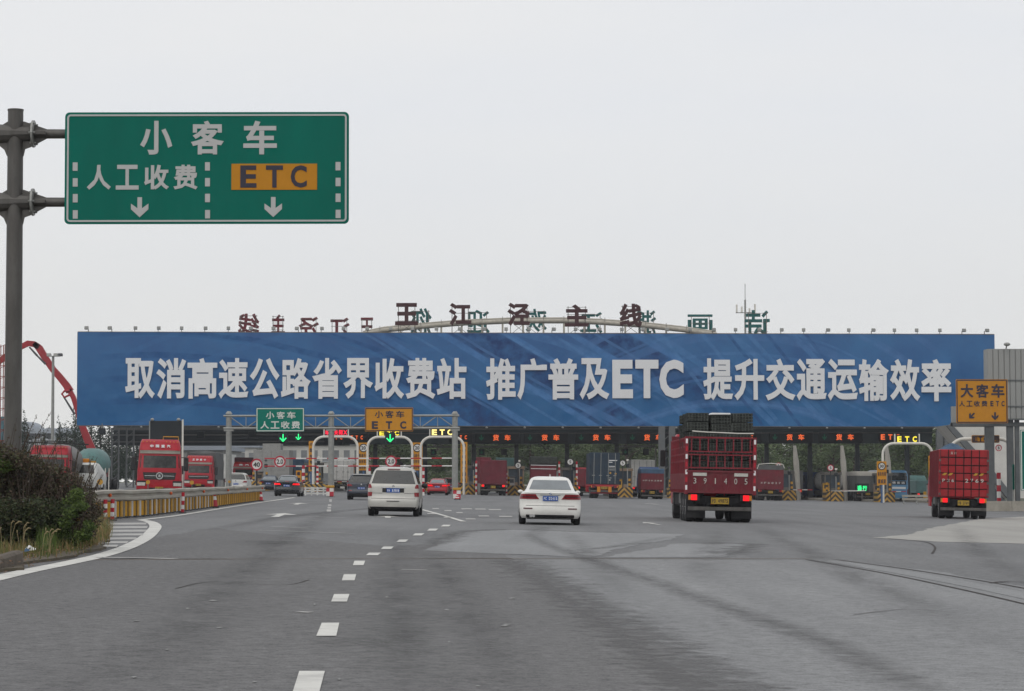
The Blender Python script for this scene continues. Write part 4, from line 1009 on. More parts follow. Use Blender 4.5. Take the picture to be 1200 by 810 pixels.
for i in range(58):
    p, d = along(rl * (i + .3) / 58); nrm = Vector((d.y, -d.x, 0)).normalized(); ang = math.atan2(d.y, d.x)
    po = MB().bev(-.20, .20, -.12, .12, -.05, .74, .03).build('post', 'post_dark', gr); po.location = p - rp[0]; po.rotation_euler = (0, 0, ang + random.uniform(-.06, .06))
    sh_ = MB().prism([(-.13, .06), (.13, .06), (.13, .50 + random.uniform(-.02, .03)), (-.13, .50)], -.165, -.125).build('amber_panel', 'reflect_yellow', po)
    MB().box(-.235, -.20, -.115, .03, .06, .50).build('amber_panel', 'reflect_yellow', po)
    if i < 30: B('white_tab', 'plate_white' if i % 3 else 'rail_galv', gr, -.025, .025, -.02, .02, .05, .55).location = p - rp[0] + nrm * .15 + d * .36
for i in range(6):
    p, d = along(rl * (i + .75) / 6); nrm = Vector((d.y, -d.x, 0)).normalized()
    MB().ball((0, 0, 0), .055, .055, .055, 8, 6).build('reflector', 'reflect_orange', gr, p - rp[0] + nrm * .30 + Vector((0, 0, .69)))
def delineator(px, py, label, lean=0, h=1.0):
    p = G(px, py); q = thing('delineator_post', label, 'bollard', p, 0, 'red and white bollards by the rail'); q.rotation_euler = (0, lean, 0)
    for i in range(5): MB().cyl((0, 0, h * i / 5), (0, 0, h * (i + 1) / 5), .055, n=10).build('red_band' if i % 2 == 0 else 'white_band', 'reflect_red' if i % 2 == 0 else 'round_white', q)
    MB().cyl((0, 0, 0), (0, 0, .04), .14, n=12).build('base', 'post_dark', q)
delineator(123, 610.5, 'leftmost red and white bollard near the bush', 0, .6); delineator(131, 609.5, 'red and white bollard second from the bush', .02, .6); delineator(213.5, 601, 'red and white bollard halfway along the guard rail', .03, .72)
def cone(px, py, label, h=1.0, lean=0):
    p = G(px, py); q = thing('traffic_cone', label, 'traffic cone', p, 0, 'cones by the rail'); q.rotation_euler = (0, lean, 0)
    B('foot', 'rubber', q, -.22, .22, -.22, .22, 0, .06)
    for z0, z1, m_ in ((.06, .34, 'cone_red'), (.34, .5, 'round_white'), (.5, .7, 'cone_red'), (.7, .82, 'round_white'), (.82, 1, 'cone_red')):
        r = lambda z: .17 * (1 - z) + .035
        MB().cyl((0, 0, z0 * h), (0, 0, z1 * h), r(z0), r(z1), 14).build('cone_red_band' if m_ == 'cone_red' else 'white_band', m_, q)
cone(249.5, 594.5, 'tall red and white traffic cone against the guard rail', .95); cone(303.8, 587, 'small red traffic cone at the far end of the guard rail', .75, .06); cone(535.5, 585.5, 'small cone in front of the checkered drum', .35)
# arrow board lamps behind the rail
for px, py, D, lab in ((117, 564, 140, 'amber round reflector sign behind the near end of the rail'), (173, 564.5, 125, 'amber round reflector in front of the red tractor cab'), (224.5, 565, 130, 'amber round reflector between the two red cabs'), (268.5, 564, 146, 'small amber round reflector near the gantry post'), (305, 566, 160, 'small amber round reflector right of the 40 sign')):
    c = P(px, py, D); g0 = gz(c.x); q = thing('reflector_post', lab, 'reflector', (c.x, D, g0), 0, 'amber reflectors behind the rail'); r = (3.4 if px < 150 else 2.4 if px < 250 else 1.6) * D / 3000
    disc('disc', 'reflect_yellow', q, (0, 0, c.z - g0), r, .04); MB().cyl((0, .04, 0), (0, .04, c.z - g0), .03, n=6).build('post', 'steel_frame', q)
# white barrier with striped rail and checker drums
q = thing('barrier_fence', 'low white barrier fence with black and amber striped top rail', 'barrier', (X(351, 190), 190, gz(X(351, 190)))); L_ = 35 * 190 / 3000
B('striped_rail', 'stripe_diag', q, 0, L_, -.05, .05, .62, .82)
for z in (.08, .30, .48): B('rail', 'barrier_white', q, 0, L_, -.03, .03, z, z + .1)
for i in range(6): B('upright', 'barrier_white', q, i * L_ / 5 - .05, i * L_ / 5 + .05, -.06, .06, 0, .62)
for px, py, D, lab in ((387.5, 583, 182, 'red and white checkered drum at the foot of the middle gantry post'), (535.5, 583.8, 182, 'red and white checkered drum at the foot of the right gantry post')):
    a = X(px, D); q = thing('crash_drum', lab, 'crash drum', (a, D - .6, gz(a))); B('body', 'check_red', q, -.27, .27, -.2, .3, 0, .62, b=.05); B('lid', 'reflect_yellow', q, -.30, .30, -.23, .33, .62, .80, b=.04)

# ================================================================== RIGHT: AMBER SIGN, GREY BILLBOARD, COLUMNS
RD = 165.0
bb = thing('grey_billboard', 'tall grey corrugated billboard back at the right edge', 'billboard', (X(1158, RD), RD, 0))
x0, x1 = 0, 9.5; zb, ztp = Z(493, RD, 1160), Z(410, RD, 1160); n = 26
pm = MB().prism([(0, -.05), (.30, -.05), (.315, .0), (.35, .0), (.35, .03), (0, .03)], 0, 1, 'z').mesh('panel', 'panel_grey')
for i in range(n):
    for z0, z1 in ((zb, Z(478, RD)), (Z(477, RD), Z(447.5, RD)), (Z(446.5, RD), ztp)):
        inst(pm, 'panel', bb, (i * .362, 0, z0), None, (1, 1, z1 - z0))
for py in (447, 477.5, 492.5): B('rail', 'column_grey', bb, 0, 9.5, -.09, .10, Z(py, RD) - .05, Z(py, RD) + .05)
B('back_box', 'panel_grey', bb, 0, 9.5, .08, 1.4, zb, ztp); B('side_wing', 'panel_grey', bb, X(1117, RD) - X(1158, RD), 0, .3, .9, Z(501, RD), Z(477, RD))
B('soffit_beam', 'column_grey', bb, X(1117, RD) - X(1158, RD), 9.5, .2, 1.2, Z(500.5, RD), Z(496, RD))
for px, w in ((1161, .27), (1185, .20), (1193, .14)):
    a = X(px, RD) - X(1158, RD); B('column', 'column_grey', bb, a - w, a + w, .3, .3 + 2 * w, gz(30), zb + .1)
MB().cyl((1.2, 0, ztp), (1.2, -.3, ztp + .25), .04, n=6).ball((1.2, -.35, ztp + .28), .22, .2, .12, 10, 6).build('lamp', 'galv', bb)
q, w, h = board('lane_sign', 'square amber sign reading 大客车 人工收费 ETC with two arrows', 1120.5, 1180.5, 445.5, 497, 160, 'sign_amber', 'sign_ink')
letters('character', '大客车', 'sign_ink', q, -w * .44, w * .46, h * .235, h * .31, -.035, .02, .03, .84); letters('character', '人工收费', 'sign_ink', q, -w * .46, w * .12, -h * .055, h * .13, -.035, .02, .02, .8); letters('character', 'ETC', 'sign_ink', q, w * .14, w * .46, -h * .055, h * .12, -.035, .02, .03, .55)
arrow('lane_arrow', 'sign_ink', q, (-w * .2, -.035, -h * .33), w * .12, h * .17, .02, R(-45)); arrow('lane_arrow', 'sign_ink', q, (w * .25, -.035, -h * .34), w * .13, h * .18, .02)
for sx in (-.18, .22): B('bracket', 'column_grey', q, sx * w - .06, sx * w + .06, .03, 4.9, -h * .30, -h * .24)
q, w, h = board('gantry_sign', 'green sign cut off by the right edge of the picture', 1196, 1250, 505, 576, 160, 'sign_green', 'sign_white_small')
MB().cyl((0, .1, -h / 2), (0, .1, gz(32) - q.location.z), .08, n=8).build('post', 'galv', q)
q, w, h = board('lane_board', 'narrow green vertical sign left of the right gantry column', 1186.5, 1188.5, 545, 575, 162, 'sign_green_small', 'sign_green_small')
MB().cyl((0, .1, -h / 2), (0, .1, gz(32) - q.location.z), .06, n=8).build('post', 'galv', q)
q = thing('concrete_barrier', 'low stained concrete barrier behind the right red truck', 'barrier', (X(1146, 158), 158, gz(X(1146, 158))))
for i in range(6): MB().prism([(-.22, 0), (.22, 0), (.14, .62), (-.14, .62)], i * 2.0 + .01, i * 2.0 + 1.99, 'x').build('segment', 'concrete', q)
q = thing('guard_rail', 'short grey guard rail left of the right red truck', 'guard rail', (X(1056, 215), 215, gz(X(1056, 215))))
for z in (.35, .62): B('rail_beam', 'rail_galv', q, 0, 4.6, -.05, .05, z, z + .17)
for i in range(5): B('post', 'galv', q, .1 + i * 1.08, .22 + i * 1.08, .05, .15, 0, .7)
# pale stair building behind
st = thing('stair_building', 'pale wall with dark sloping staircase behind the right columns', 'building', (X(1110, 235), 235, 0))
def sp_(px, py): p = P(px, py, 235); return (p.x - X(1110, 235), p.z)
MB().prism([sp_(1112, 499), sp_(1230, 499), sp_(1230, 585), sp_(1182, 585), sp_(1155, 548)], 0, 8).build('wall', 'pale_wall', st)
MB().prism([sp_(1108, 500), sp_(1114, 498), sp_(1157, 545), sp_(1186, 582), sp_(1180, 586), sp_(1152, 552)], -.5, 0).build('stair_flight', 'column_grey', st)
MB().prism([sp_(1150, 556), sp_(1178, 588), sp_(1150, 588)], -.3, 0).build('under_stair', 'column_dark', st)
# display board in front of the canopy on the left
q = thing('display_board', 'large black variable message board behind the red tractor cab', 'display', (X(195, 215), 215, gz(X(195, 215))))
dz0, dz1 = Z(522, 215) - q.location.z, Z(492.5, 215) - q.location.z
B('screen', 'led_black', q, -1.38, 1.32, 0, .3, dz0, dz1, b=.03); MB().bar((1.36, 0, 0), (1.36, 0, dz1 + .1), .14).build('post', 'tube_white', q); MB().bar((-1.42, .2, 0), (-1.42, .2, dz1), .14).build('post', 'galv', q)
for sx in (-1.2, 1.0): MB().ball((sx, 0, dz1 + .1), .16, .16, .14, 8, 6).build('camera_dome', 'galv', q)
q = thing('signal_box', 'small dark hanging box under the left end of the banner', 'box', P(119.5, 504.5, 250)); B('casing', 'led_black', q, -.32, .32, -.2, .2, -.28, .28, b=.03); B('hanger', 'steel_frame', q, -.04, .04, -.04, .04, .28, .75)
for px in (235, 295): q = thing('signal_box', f'small dark box below the canopy louvres {"above the second red cab" if px==235 else "left of the green gantry sign"}', 'box', P(px, 509, 260)); B('casing', 'led_black', q, -.35, .35, -.2, .2, -.33, .33, b=.03)
q = thing('lane_signal', 'small green LED text sign low in the right gates', 'display', P(1010, 573, 246)); B('casing', 'led_black', q, -.65, .65, .02, .2, -.45, .45, b=.03); letters('led_character', '通行', 'led_green', q, -.5, .5, 0, .5, -.02, .03, .03, .85); MB().cyl((0, .1, -1.6), (0, .1, -.45), .05, n=6).build('post', 'steel_frame', q)
for px, lab in ((1076, 'left'), (1099, 'right')):
    pass
q = thing('lane_barrier', 'thin pale lane barrier arm across the right truck lanes', 'barrier arm', (X(974, 244), 244, gz(X(974, 244)))); MB().bar((0, 0, .95), (3.2, 0, 1.0), .09).build('arm', 'barrier_white', q); B('cabinet', 'booth_grey', q, -.2, .2, -.1, .3, 0, 1.05)

# light mast and scaffold on the left
q = thing('light_mast', 'tall grey floodlight mast left of the banner', 'street lamp', (X(61.5, 225), 225, gz(X(61.5, 225)))); zt = Z(417, 225) - q.location.z
MB().cyl((0, 0, 0), (0, 0, zt), .17, .11, 12).build('pole', 'galv', q, smooth=40); MB().box(-.5, .6, -.3, .3, zt, zt + .06).build('lamp_frame', 'galv', q)
for dx in (-.35, .25, .65): MB().prism([(-.3, .06), (.1, .02), (.12, .22), (-.25, .28)], dx - .18, dx + .18, 'x').build('lamp_head', 'post_dark' if dx > .4 else 'galv', q, (0, 0, zt))
q = thing('scaffold_tower', 'red steel scaffold tower with blue netting at the left edge', 'scaffold', (X(-5, 150), 150, gz(X(-5, 150)))); h = Z(403, 150) - q.location.z
m = MB()
for dx in (-.9, .25, .5):
    m.bar((dx, 0, 0), (dx, 0, h), .05); m.bar((dx, .8, 0), (dx, .8, h), .05)
for j in range(14):
    z = h * j / 14; m.bar((-.9, 0, z), (.5, 0, z + .02), .04); m.bar((-.9, 0, z), (.5, 0, z + h / 14), .03); m.bar((.5, 0, z), (.5, .8, z), .04)
m.build('lattice', 'rust_steel', q)
MB().box(-.9, .5, .35, .37, 0, h * .52).build('safety_net', 'net_blue', q)
# ================================================================== VEHICLES
class Loft:
    """body as stacked rounded outlines. layer = (z, y_rear, y_front, half_width, r_rear, r_front, bulge)"""
    def __init__(s, layers): s.L = layers
    def at(s, z):
        L = s.L
        if z <= L[0][0]: return L[0]
        for a, b in zip(L, L[1:]):
            if z <= b[0]:
                t = (z - a[0]) / (b[0] - a[0]); return tuple(p + (q - p) * t for p, q in zip(a, b))
        return L[-1]
    @staticmethod
    def rear(l, a):
        z, yr, yf, w, rr, rf, b = l; s = 1 if a >= 0 else -1; k = abs(a)
        if k <= 1: x = k * (w - rr); return (s * x, yr + b * (x / w) ** 2, z)
        th = min(1, (k - 1) * 2) * math.pi / 2; x0 = w - rr; bb = b * (x0 / w) ** 2
        return (s * (x0 + rr * math.sin(th)), yr + bb + rr * (1 - math.cos(th)), z)
    @staticmethod
    def front(l, a):
        z, yr, yf, w, rr, rf, b = l; s = 1 if a >= 0 else -1; k = abs(a)
        if k <= 1: x = k * (w - rf); return (s * x, yf - b * (x / w) ** 2, z)
        th = min(1, (k - 1) * 2) * math.pi / 2; x0 = w - rf; bb = b * (x0 / w) ** 2
        return (s * (x0 + rf * math.sin(th)), yf - bb - rf * (1 - math.cos(th)), z)
    AS = [-1.5, -1.4, -1.3, -1.2, -1.1, -1, -.75, -.5, -.25, 0, .25, .5, .75, 1, 1.1, 1.2, 1.3, 1.4, 1.5]
    def side(s, l, sg, f):
        p = s.rear(l, 1.5 * sg); q = s.front(l, 1.5 * sg); return (p[0] + (q[0] - p[0]) * f, p[1] + (q[1] - p[1]) * f, l[0])
    def body(s, cap=True):
        rows = []
        zs = []
        for a, b in zip(s.L, s.L[1:]): zs += [a[0] + (b[0] - a[0]) * k / 2 for k in range(2)]
        zs.append(s.L[-1][0])
        for z in zs:
            l = s.at(z); r = [s.rear(l, a) for a in s.AS] + [s.side(l, 1, f) for f in (.2, .4, .6, .8)] + [s.front(l, -a) for a in s.AS] + [s.side(l, -1, f) for f in (.8, .6, .4, .2)]
            rows.append(r)
        m = MB().grid(rows, True)
        n = len(rows[0])
        if cap: m.f.append(tuple(len(m.v) - n + k for k in range(n)))
        m.f.append(tuple(range(n)))
        return m
    def patch(s, z0, z1, a0b, a1b, a0t=None, a1t=None, off=.012, face='rear', n=8, mz=5):
        a0t = a0b if a0t is None else a0t; a1t = a1b if a1t is None else a1t
        fn = {'rear': s.rear, 'front': s.front}.get(face)
        def S(u, v):
            l = s.at(z0 + (z1 - z0) * v); a = (a0b + (a0t - a0b) * v) * (1 - u) + (a1b + (a1t - a1b) * v) * u
            if fn: return Vector(fn(l, a))
            return Vector(s.side(l, 1 if face == 'right' else -1, a))
        g, e = [], 1e-3
        ctr = Vector((0, (s.at(z0)[1] + s.at(z0)[2]) / 2, 0))
        for j in range(mz + 1):
            row = []
            for i in range(n + 1):
                u, v = i / n, j / mz; p = S(u, v)
                du = S(min(1, u + .02), v) - S(max(0, u - .02), v); dv = S(u, min(1, v + .02)) - S(u, max(0, v - .02))
                nn = du.cross(dv).normalized()
                out = Vector((0, -1, .3)) if face == 'rear' else Vector((0, 1, .3)) if face == 'front' else Vector((1 if face == 'right' else -1, 0, .2))
                if nn.dot(out) < 0: nn = -nn
                row.append((p, nn))
            g.append(row)
        m = MB().grid([[tuple(p + q * off) for p, q in r] for r in g])
        per = [g[0][i] for i in range(n + 1)] + [g[j][n] for j in range(1, mz + 1)] + [g[mz][i] for i in range(n - 1, -1, -1)] + [g[j][0] for j in range(mz - 1, 0, -1)]
        m.grid([[tuple(p + q * off) for p, q in per], [tuple(p - q * .02) for p, q in per]], True)
        return m
def wheel(parent, x, y, r, w, name='wheel', rim=True):
    o = thing(name, None, None); o.parent = parent; o.location = (x, y, r)
    prof = [(.55, -.5), (.9, -.5), (.98, -.40), (1, -.25), (1, .25), (.98, .40), (.9, .5), (.55, .5)]
    n = 20; rows = [[(b * w, r * a * math.cos(2 * math.pi * k / n), r * a * math.sin(2 * math.pi * k / n)) for k in range(n)] for a, b in prof]
    MB().grid(rows, True).build('tyre', 'rubber', o, smooth=40)
    if rim:
        m = MB().cyl((-w * .38, 0, 0), (w * .38, 0, 0), r * .56, n=16)
        s = 1 if x > 0 else -1
        m.cyl((s * w * .38, 0, 0), (s * w * .47, 0, 0), r * .16, n=10)
        for k in range(5):
            a = k * 2 * math.pi / 5; m.bar((s * w * .42, math.cos(a) * r * .12, math.sin(a) * r * .12), (s * w * .42, math.cos(a) * r * .54, math.sin(a) * r * .54), .05)
        m.build('rim', 'rim_metal', o)
    return o
def plate(parent, c, s, blue=True, w=.44, h=.14):
    o = MB().box(-w / 2, w / 2, -.008, .008, -h / 2, h / 2).build('number_plate', 'plate_blue' if blue else 'plate_yellow', parent, c)
    letters('plate_character', s, 'plate_white' if blue else 'plate_ink', o, -w * .46, w * .46, 0, h * .62, -.012, .008, .03, .7)
    return o
def at_ground(px, D): a = X(px, D); return Vector((a, D, gz(a)))
def car(name, label, cat, px, D, layers, paint, spec, rz=0.0, group=None):
    q = thing(name, label, cat, at_ground(px, D), rz, group, tilt=True)
    lf = Loft(layers); lf.body().build('body', paint, q, smooth=38)
    W = spec['hw']; r = spec.get('r', .33)
    for y in spec['axles']:
        for sx in (-1, 1): wheel(q, sx * (W - .10), y, r, .21)
    B('underbody', 'under_black', q, -W + .24, W - .24, .25, spec['len'] - .3, .17, layers[0][0] + .05)
    for nm, mt, face, z0, z1, *aa in spec['patches']:
        off = aa.pop() if len(aa) in (3, 5) else .012
        lf.patch(z0, z1, *aa, off=off, face=face).build(nm, mt, q, smooth=45)
    return q, lf

# --- white sedan
Ls = [(.20, .14, 4.80, .85, .16, .25, .06), (.27, .05, 4.86, .90, .2, .3, .09), (.40, .00, 4.9, .925, .26, .35, .13), (.52, .005, 4.9, .932, .28, .35, .14), (.60, .03, 4.88, .932, .28, .35, .14), (.66, .045, 4.85, .93, .28, .35, .14),
      (.80, .05, 4.7, .92, .28, .35, .13), (.90, .035, 4.3, .895, .28, .4, .12), (.965, .0, 3.9, .855, .28, .4, .10), (.985, .02, 3.75, .83, .26, .4, .09), (1.0, .12, 3.6, .80, .24, .4, .08), (1.015, .40, 3.4, .765, .2, .3, .06),
      (1.05, .58, 3.3, .745, .16, .25, .05), (1.34, 1.12, 2.6, .625, .16, .22, .05), (1.41, 1.30, 2.4, .57, .18, .22, .05), (1.45, 1.50, 2.2, .48, .2, .2, .05), (1.468, 1.8, 2.05, .36, .1, .1, .02)]
q, lf = car('sedan', 'white sedan with blue plate driving away in the middle of the plaza', 'car', 644, 77.5, Ls, 'white_paint', dict(hw=.93, len=4.9, axles=(1.15, 4.05), r=.335, patches=[
    ('rear_window', 'glass_pale', 'rear', 1.065, 1.345, -1.12, 1.12), ('rear_light', 'tail_lens', 'rear', .775, .925, -1.42, -.52, -1.42, -.74, .014), ('rear_light', 'tail_lens', 'rear', .775, .925, .52, 1.42, .74, 1.42, .014),
    ('light_bar', 'tail_lens_dark', 'rear', .825, .865, -1.36, -.66, -1.36, -.70, .018), ('light_bar', 'tail_lens_dark', 'rear', .825, .865, .66, 1.36, .70, 1.36, .018),
    ('chrome_strip', 'chrome', 'rear', .895, .91, -.50, .50, .010), ('bumper_reflector', 'tail_lens_dark', 'rear', .475, .51, -1.18, -.82, .014), ('bumper_reflector', 'tail_lens_dark', 'rear', .475, .51, .82, 1.18, .014),
    ('diffuser', 'black_plastic', 'rear', .215, .305, -1.05, 1.05, .012), ('boot_seam', 'black_plastic', 'rear', .575, .585, -1.1, 1.1, .004),
    ('side_window', 'glass', 'left', 1.07, 1.33, .1, .9, .06, .95, .008), ('side_window', 'glass', 'right', 1.07, 1.33, .1, .9, .06, .95, .008), ('windscreen', 'glass', 'front', 1.07, 1.34, -1.1, 1.1)]))
plate(q, (0, .02, .80), '沪C·D2415', True, .46, .145)
o = disc('badge', 'plate_ink', q, (0, .018, .935), .042, .03, 20); disc('badge_ring', 'chrome', o, (0, -.004, 0), .042, .03, 20, .036)
for i, (cx, cz, mt) in enumerate(((-.014, .014, 'plate_blue'), (.014, -.014, 'plate_blue'), (.014, .014, 'plate_white'), (-.014, -.014, 'plate_white'))): MB().box(cx - .012, cx + .012, -.02, -.016, cz - .012, cz + .012).build('badge_quarter', mt, o)
for dx in (-.58, -.50): MB().cyl((dx, .02, .27), (dx, .25, .27), .045, n=12).build('exhaust_pipe', 'chrome', q)
MB().prism([(.0, 0), (.16, 0), (.14, .05), (.03, .075)], -.012, .012, 'x').build('roof_fin', 'white_paint', q, (0, 1.62, 1.455))
for sx in (-1, 1): MB().ball((sx * .90, 3.05, .99), .085, .07, .055, 10, 6).build('door_mirror', 'white_paint', q, smooth=60)

# --- silver minivan
Lv = [(.26, .10, 4.5, .82, .14, .3, .04), (.32, .02, 4.55, .87, .16, .3, .06), (.44, .0, 4.58, .885, .17, .35, .07), (.60, .01, 4.58, .89, .17, .35, .07), (.66, .05, 4.55, .885, .15, .35, .06), (.95, .06, 4.4, .88, .15, .4, .06), (1.05, .07, 4.0, .87, .15, .4, .06), (1.12, .09, 3.7, .855, .09, .4, .06),
      (1.55, .26, 2.9, .71, .07, .25, .06), (1.64, .31, 2.7, .655, .08, .2, .06), (1.70, .38, 2.5, .57, .12, .2, .06), (1.73, .6, 2.3, .42, .15, .2, .04)]
q, lf = car('minivan', 'silver minivan seen from behind with large dark rear window', 'car', 460, 89.5, Lv, 'silver_paint', dict(hw=.89, len=4.6, axles=(.85, 3.7), r=.33, patches=[
    ('rear_window', 'glass', 'rear', 1.14, 1.60, -1.02, 1.02), ('rear_light', 'tail_lens', 'rear', .70, .84, -1.42, -1.02, -1.42, -1.0, .016), ('rear_light', 'tail_lens', 'rear', .70, .84, 1.02, 1.42, 1.0, 1.42, .016),
    ('lamp_clear', 'lamp_clear', 'rear', .85, .97, -1.42, -1.02, .016), ('lamp_clear', 'lamp_clear', 'rear', .85, .97, 1.02, 1.42, .016), ('upper_light', 'tail_lens', 'rear', .98, 1.12, -1.42, -1.05, -1.40, -1.12, .016), ('upper_light', 'tail_lens', 'rear', .98, 1.12, 1.05, 1.42, 1.12, 1.40, .016),
    ('brake_light', 'tail_lens_dark', 'rear', 1.62, 1.65, -.38, .38, .014), ('plate_recess', 'black_plastic', 'rear', .835, .985, -.52, .52, .006), ('chrome_strip', 'chrome', 'rear', .985, 1.02, -.58, .58, .022), ('door_seam', 'black_plastic', 'rear', .80, .812, -1.0, -.52, .004), ('door_seam', 'black_plastic', 'rear', .80, .812, .52, 1.0, .004), ('door_seam', 'black_plastic', 'rear', .615, .63, -1.1, 1.1, .004),
    ('lower_bumper', 'black_plastic', 'rear', .27, .335, -1.2, 1.2, .012), ('side_window', 'glass', 'left', 1.15, 1.56, .05, .9, .05, .9, .008), ('side_window', 'glass', 'right', 1.15, 1.56, .05, .9, .05, .9, .008), ('windscreen', 'glass', 'front', 1.15, 1.6, -1.1, 1.1)]))
plate(q, (0, .045, .905), '浙A·3J508', True, .46, .14); disc('badge', 'chrome', q, (0, .058, 1.045), .05, .02, 20)
B('tow_step', 'black_plastic', q, -.22, .22, -.02, .1, .52, .545)
for sx in (-1, 1): MB().ball((sx * .99, 3.2, 1.08), .12, .09, .10, 10, 6).build('door_mirror', 'black_plastic', q, smooth=60)

# --- distant cars: one sedan shape, one hatchback shape
def small_sedan(label, px, D, paint, lit, plate_s, rz=0, name='sedan'):
    L = [(z, yr, yf * .94, w * .955, rr, rf, b) for z, yr, yf, w, rr, rf, b in Ls]
    tl_ = 'brake_lit' if lit else 'tail_lens'
    q, lf = car(name, label, 'car', px, D, L, paint, dict(hw=.885, len=4.6, axles=(1.0, 3.75), r=.32, patches=[
        ('rear_window', 'glass_pale', 'rear', 1.065, 1.345, -1.12, 1.12), ('rear_light', tl_, 'rear', .79, .90, -1.42, -.66, -1.42, -.8, .014), ('rear_light', tl_, 'rear', .79, .90, .66, 1.42, .8, 1.42, .014), ('diffuser', 'black_plastic', 'rear', .215, .36, -1.05, 1.05, .012),
        ('side_window', 'glass', 'left', 1.07, 1.33, .1, .9, .06, .95, .008), ('side_window', 'glass', 'right', 1.07, 1.33, .1, .9, .06, .95, .008), ('windscreen', 'glass', 'front', 1.07, 1.34, -1.1, 1.1)]))
    plate(q, (0, .02, .74), plate_s)
    for sx in (-1, 1): MB().ball((sx * .96, 2.9, 1.0), .11, .08, .075, 8, 6).build('door_mirror', paint, q, smooth=60)
    if lit: B('high_brake_light', 'brake_lit', q, -.12, .12, .56, .60, 1.025, 1.05)
    return q
def small_hatch(label, px, D, paint, lit, plate_s, name='hatchback', rz=0):
    L = [(z * .93, yr, yf * .92, w, rr, rf, b) for z, yr, yf, w, rr, rf, b in Lv]
    tl_ = 'brake_lit' if lit else 'tail_lens'
    q, lf = car(name, label, 'car', px, D, L, paint, dict(hw=.885, len=4.2, axles=(.75, 3.35), r=.33, patches=[
        ('rear_window', 'glass', 'rear', 1.07, 1.45, -1.02, 1.02), ('rear_light', tl_, 'rear', .84, .97, -1.42, -.72, -1.42, -.9, .014), ('rear_light', tl_, 'rear', .84, .97, .72, 1.42, .9, 1.42, .014), ('lower_bumper', 'black_plastic', 'rear', .26, .40, -1.2, 1.2, .012), ('bumper_reflector', 'tail_lens', 'rear', .55, .59, -1.1, -.8, .014), ('bumper_reflector', 'tail_lens', 'rear', .55, .59, .8, 1.1, .014),
        ('side_window', 'glass', 'left', 1.07, 1.44, .05, .9, .05, .9, .008), ('side_window', 'glass', 'right', 1.07, 1.44, .05, .9, .05, .9, .008), ('windscreen', 'glass', 'front', 1.08, 1.45, -1.1, 1.1)]))
    plate(q, (0, .045, .72), plate_s)
    disc('badge', 'chrome', q, (0, .05, .96), .05, .02, 16)
    B('spoiler', 'silver_paint', q, -.55, .55, .22, .50, 1.53, 1.57, b=.015)
    for sx in (-1, 1): MB().ball((sx * .98, 2.9, 1.0), .12, .09, .08, 8, 6).build('door_mirror', paint, q, smooth=60)
    return q
small_sedan('black sedan with lit red tail lights in the left lane', 335.5, 177, 'black_paint', True, '浙F·8K52')
small_hatch('dark blue hatchback half hidden behind the silver minivan', 423, 158, 'navy_paint', False, '浙E·2L10')
small_sedan('red sedan with lit tail lights entering the ETC lane', 512, 224, 'car_red', True, '沪A·71B3')
small_sedan('dark sedan just ahead of the red sedan', 515.5, 246, 'black_paint', True, '苏E·33P1')
small_hatch('maroon hatchback far ahead in the ETC lane', 527, 262, 'car_red', False, '浙A·12M5')
small_sedan('white car far beyond the gates above the red sedan', 510, 300, 'white_paint', False, '浙B·5512'); small_sedan('white car far beyond the gates right of the gantry sign', 526, 312, 'white_paint', False, '浙B·9981')
small_hatch('white van like car waiting beyond the guard rail near the gantry post', 276, 205, 'box_white', False, '浙F·2219', 'hatchback'); small_sedan('dark blue car at the far end of the guard rail', 314, 232, 'navy_paint', False, '浙F·7K81')
small_sedan('white car behind the striped barrier fence', 366, 262, 'box_white', False, '浙A·8U20')

# --- truck pieces
def truck_wheels(q, hw, ys, r=.5, dual=True, w=.29):
    for y in ys:
        for sx in (-1, 1):
            wheel(q, sx * (hw - .20), y, r, w); 
            if dual: wheel(q, sx * (hw - .55), y, r, w, rim=False)
def rear_gear(q, hw, zb, plate_s, lit=True, ztail=None, pw=.44):
    """chassis rails, tail lamps, bumper bar, plate and mud flaps at the back of a lorry whose bed starts at zb"""
    for sx in (-1, 1):
        MB().box(sx * .38 - .05, sx * .38 + .05, .05, 6.5, zb - .42, zb - .10).build('chassis_rail', 'under_black', q)
        c = (sx * (hw - .28), -.02, zb - .16)
        B('lamp_box', 'black_plastic', q, c[0] - .20, c[0] + .20, -.02, .10, c[2] - .11, c[2] + .11)
        B('rear_light', 'brake_lit' if lit else 'tail_lens', q, c[0] - .105, c[0] + .105, -.04, -.022, c[2] - .095, c[2] + .095)
        B('indicator', 'lamp_orange', q, c[0] + sx * .115, c[0] + sx * .195, -.04, -.022, c[2] - .09, c[2] + .09)
        MB().box(sx * (hw - .38) - .33, sx * (hw - .38) + .33, .42, .45, .14, zb - .30).build('mud_flap', 'rubber', q)
    B('bumper_bar', 'galv_dark', q, -hw + .08, hw - .08, .02, .14, zb - .62, zb - .48, b=.02)
    for sx in (-.45, .45): B('bumper_bracket', 'under_black', q, sx - .04, sx + .04, .06, .12, zb - .5, zb - .1)
    B('cross_beam', 'under_black', q, -.9, .9, .10, .22, zb - .36, zb - .12)
    plate(q, (0, -.01, zb - .27), plate_s, False, pw, .22)
    MB().tube([(-hw + .3, 1.6, .5), (hw - .3, 1.6, .5)], .11, 8).build('axle', 'under_black', q)
    B('fuel_tank', 'galv_dark', q, -hw + .05, -hw + .55, 3.6, 5.2, .55, 1.05, b=.08)

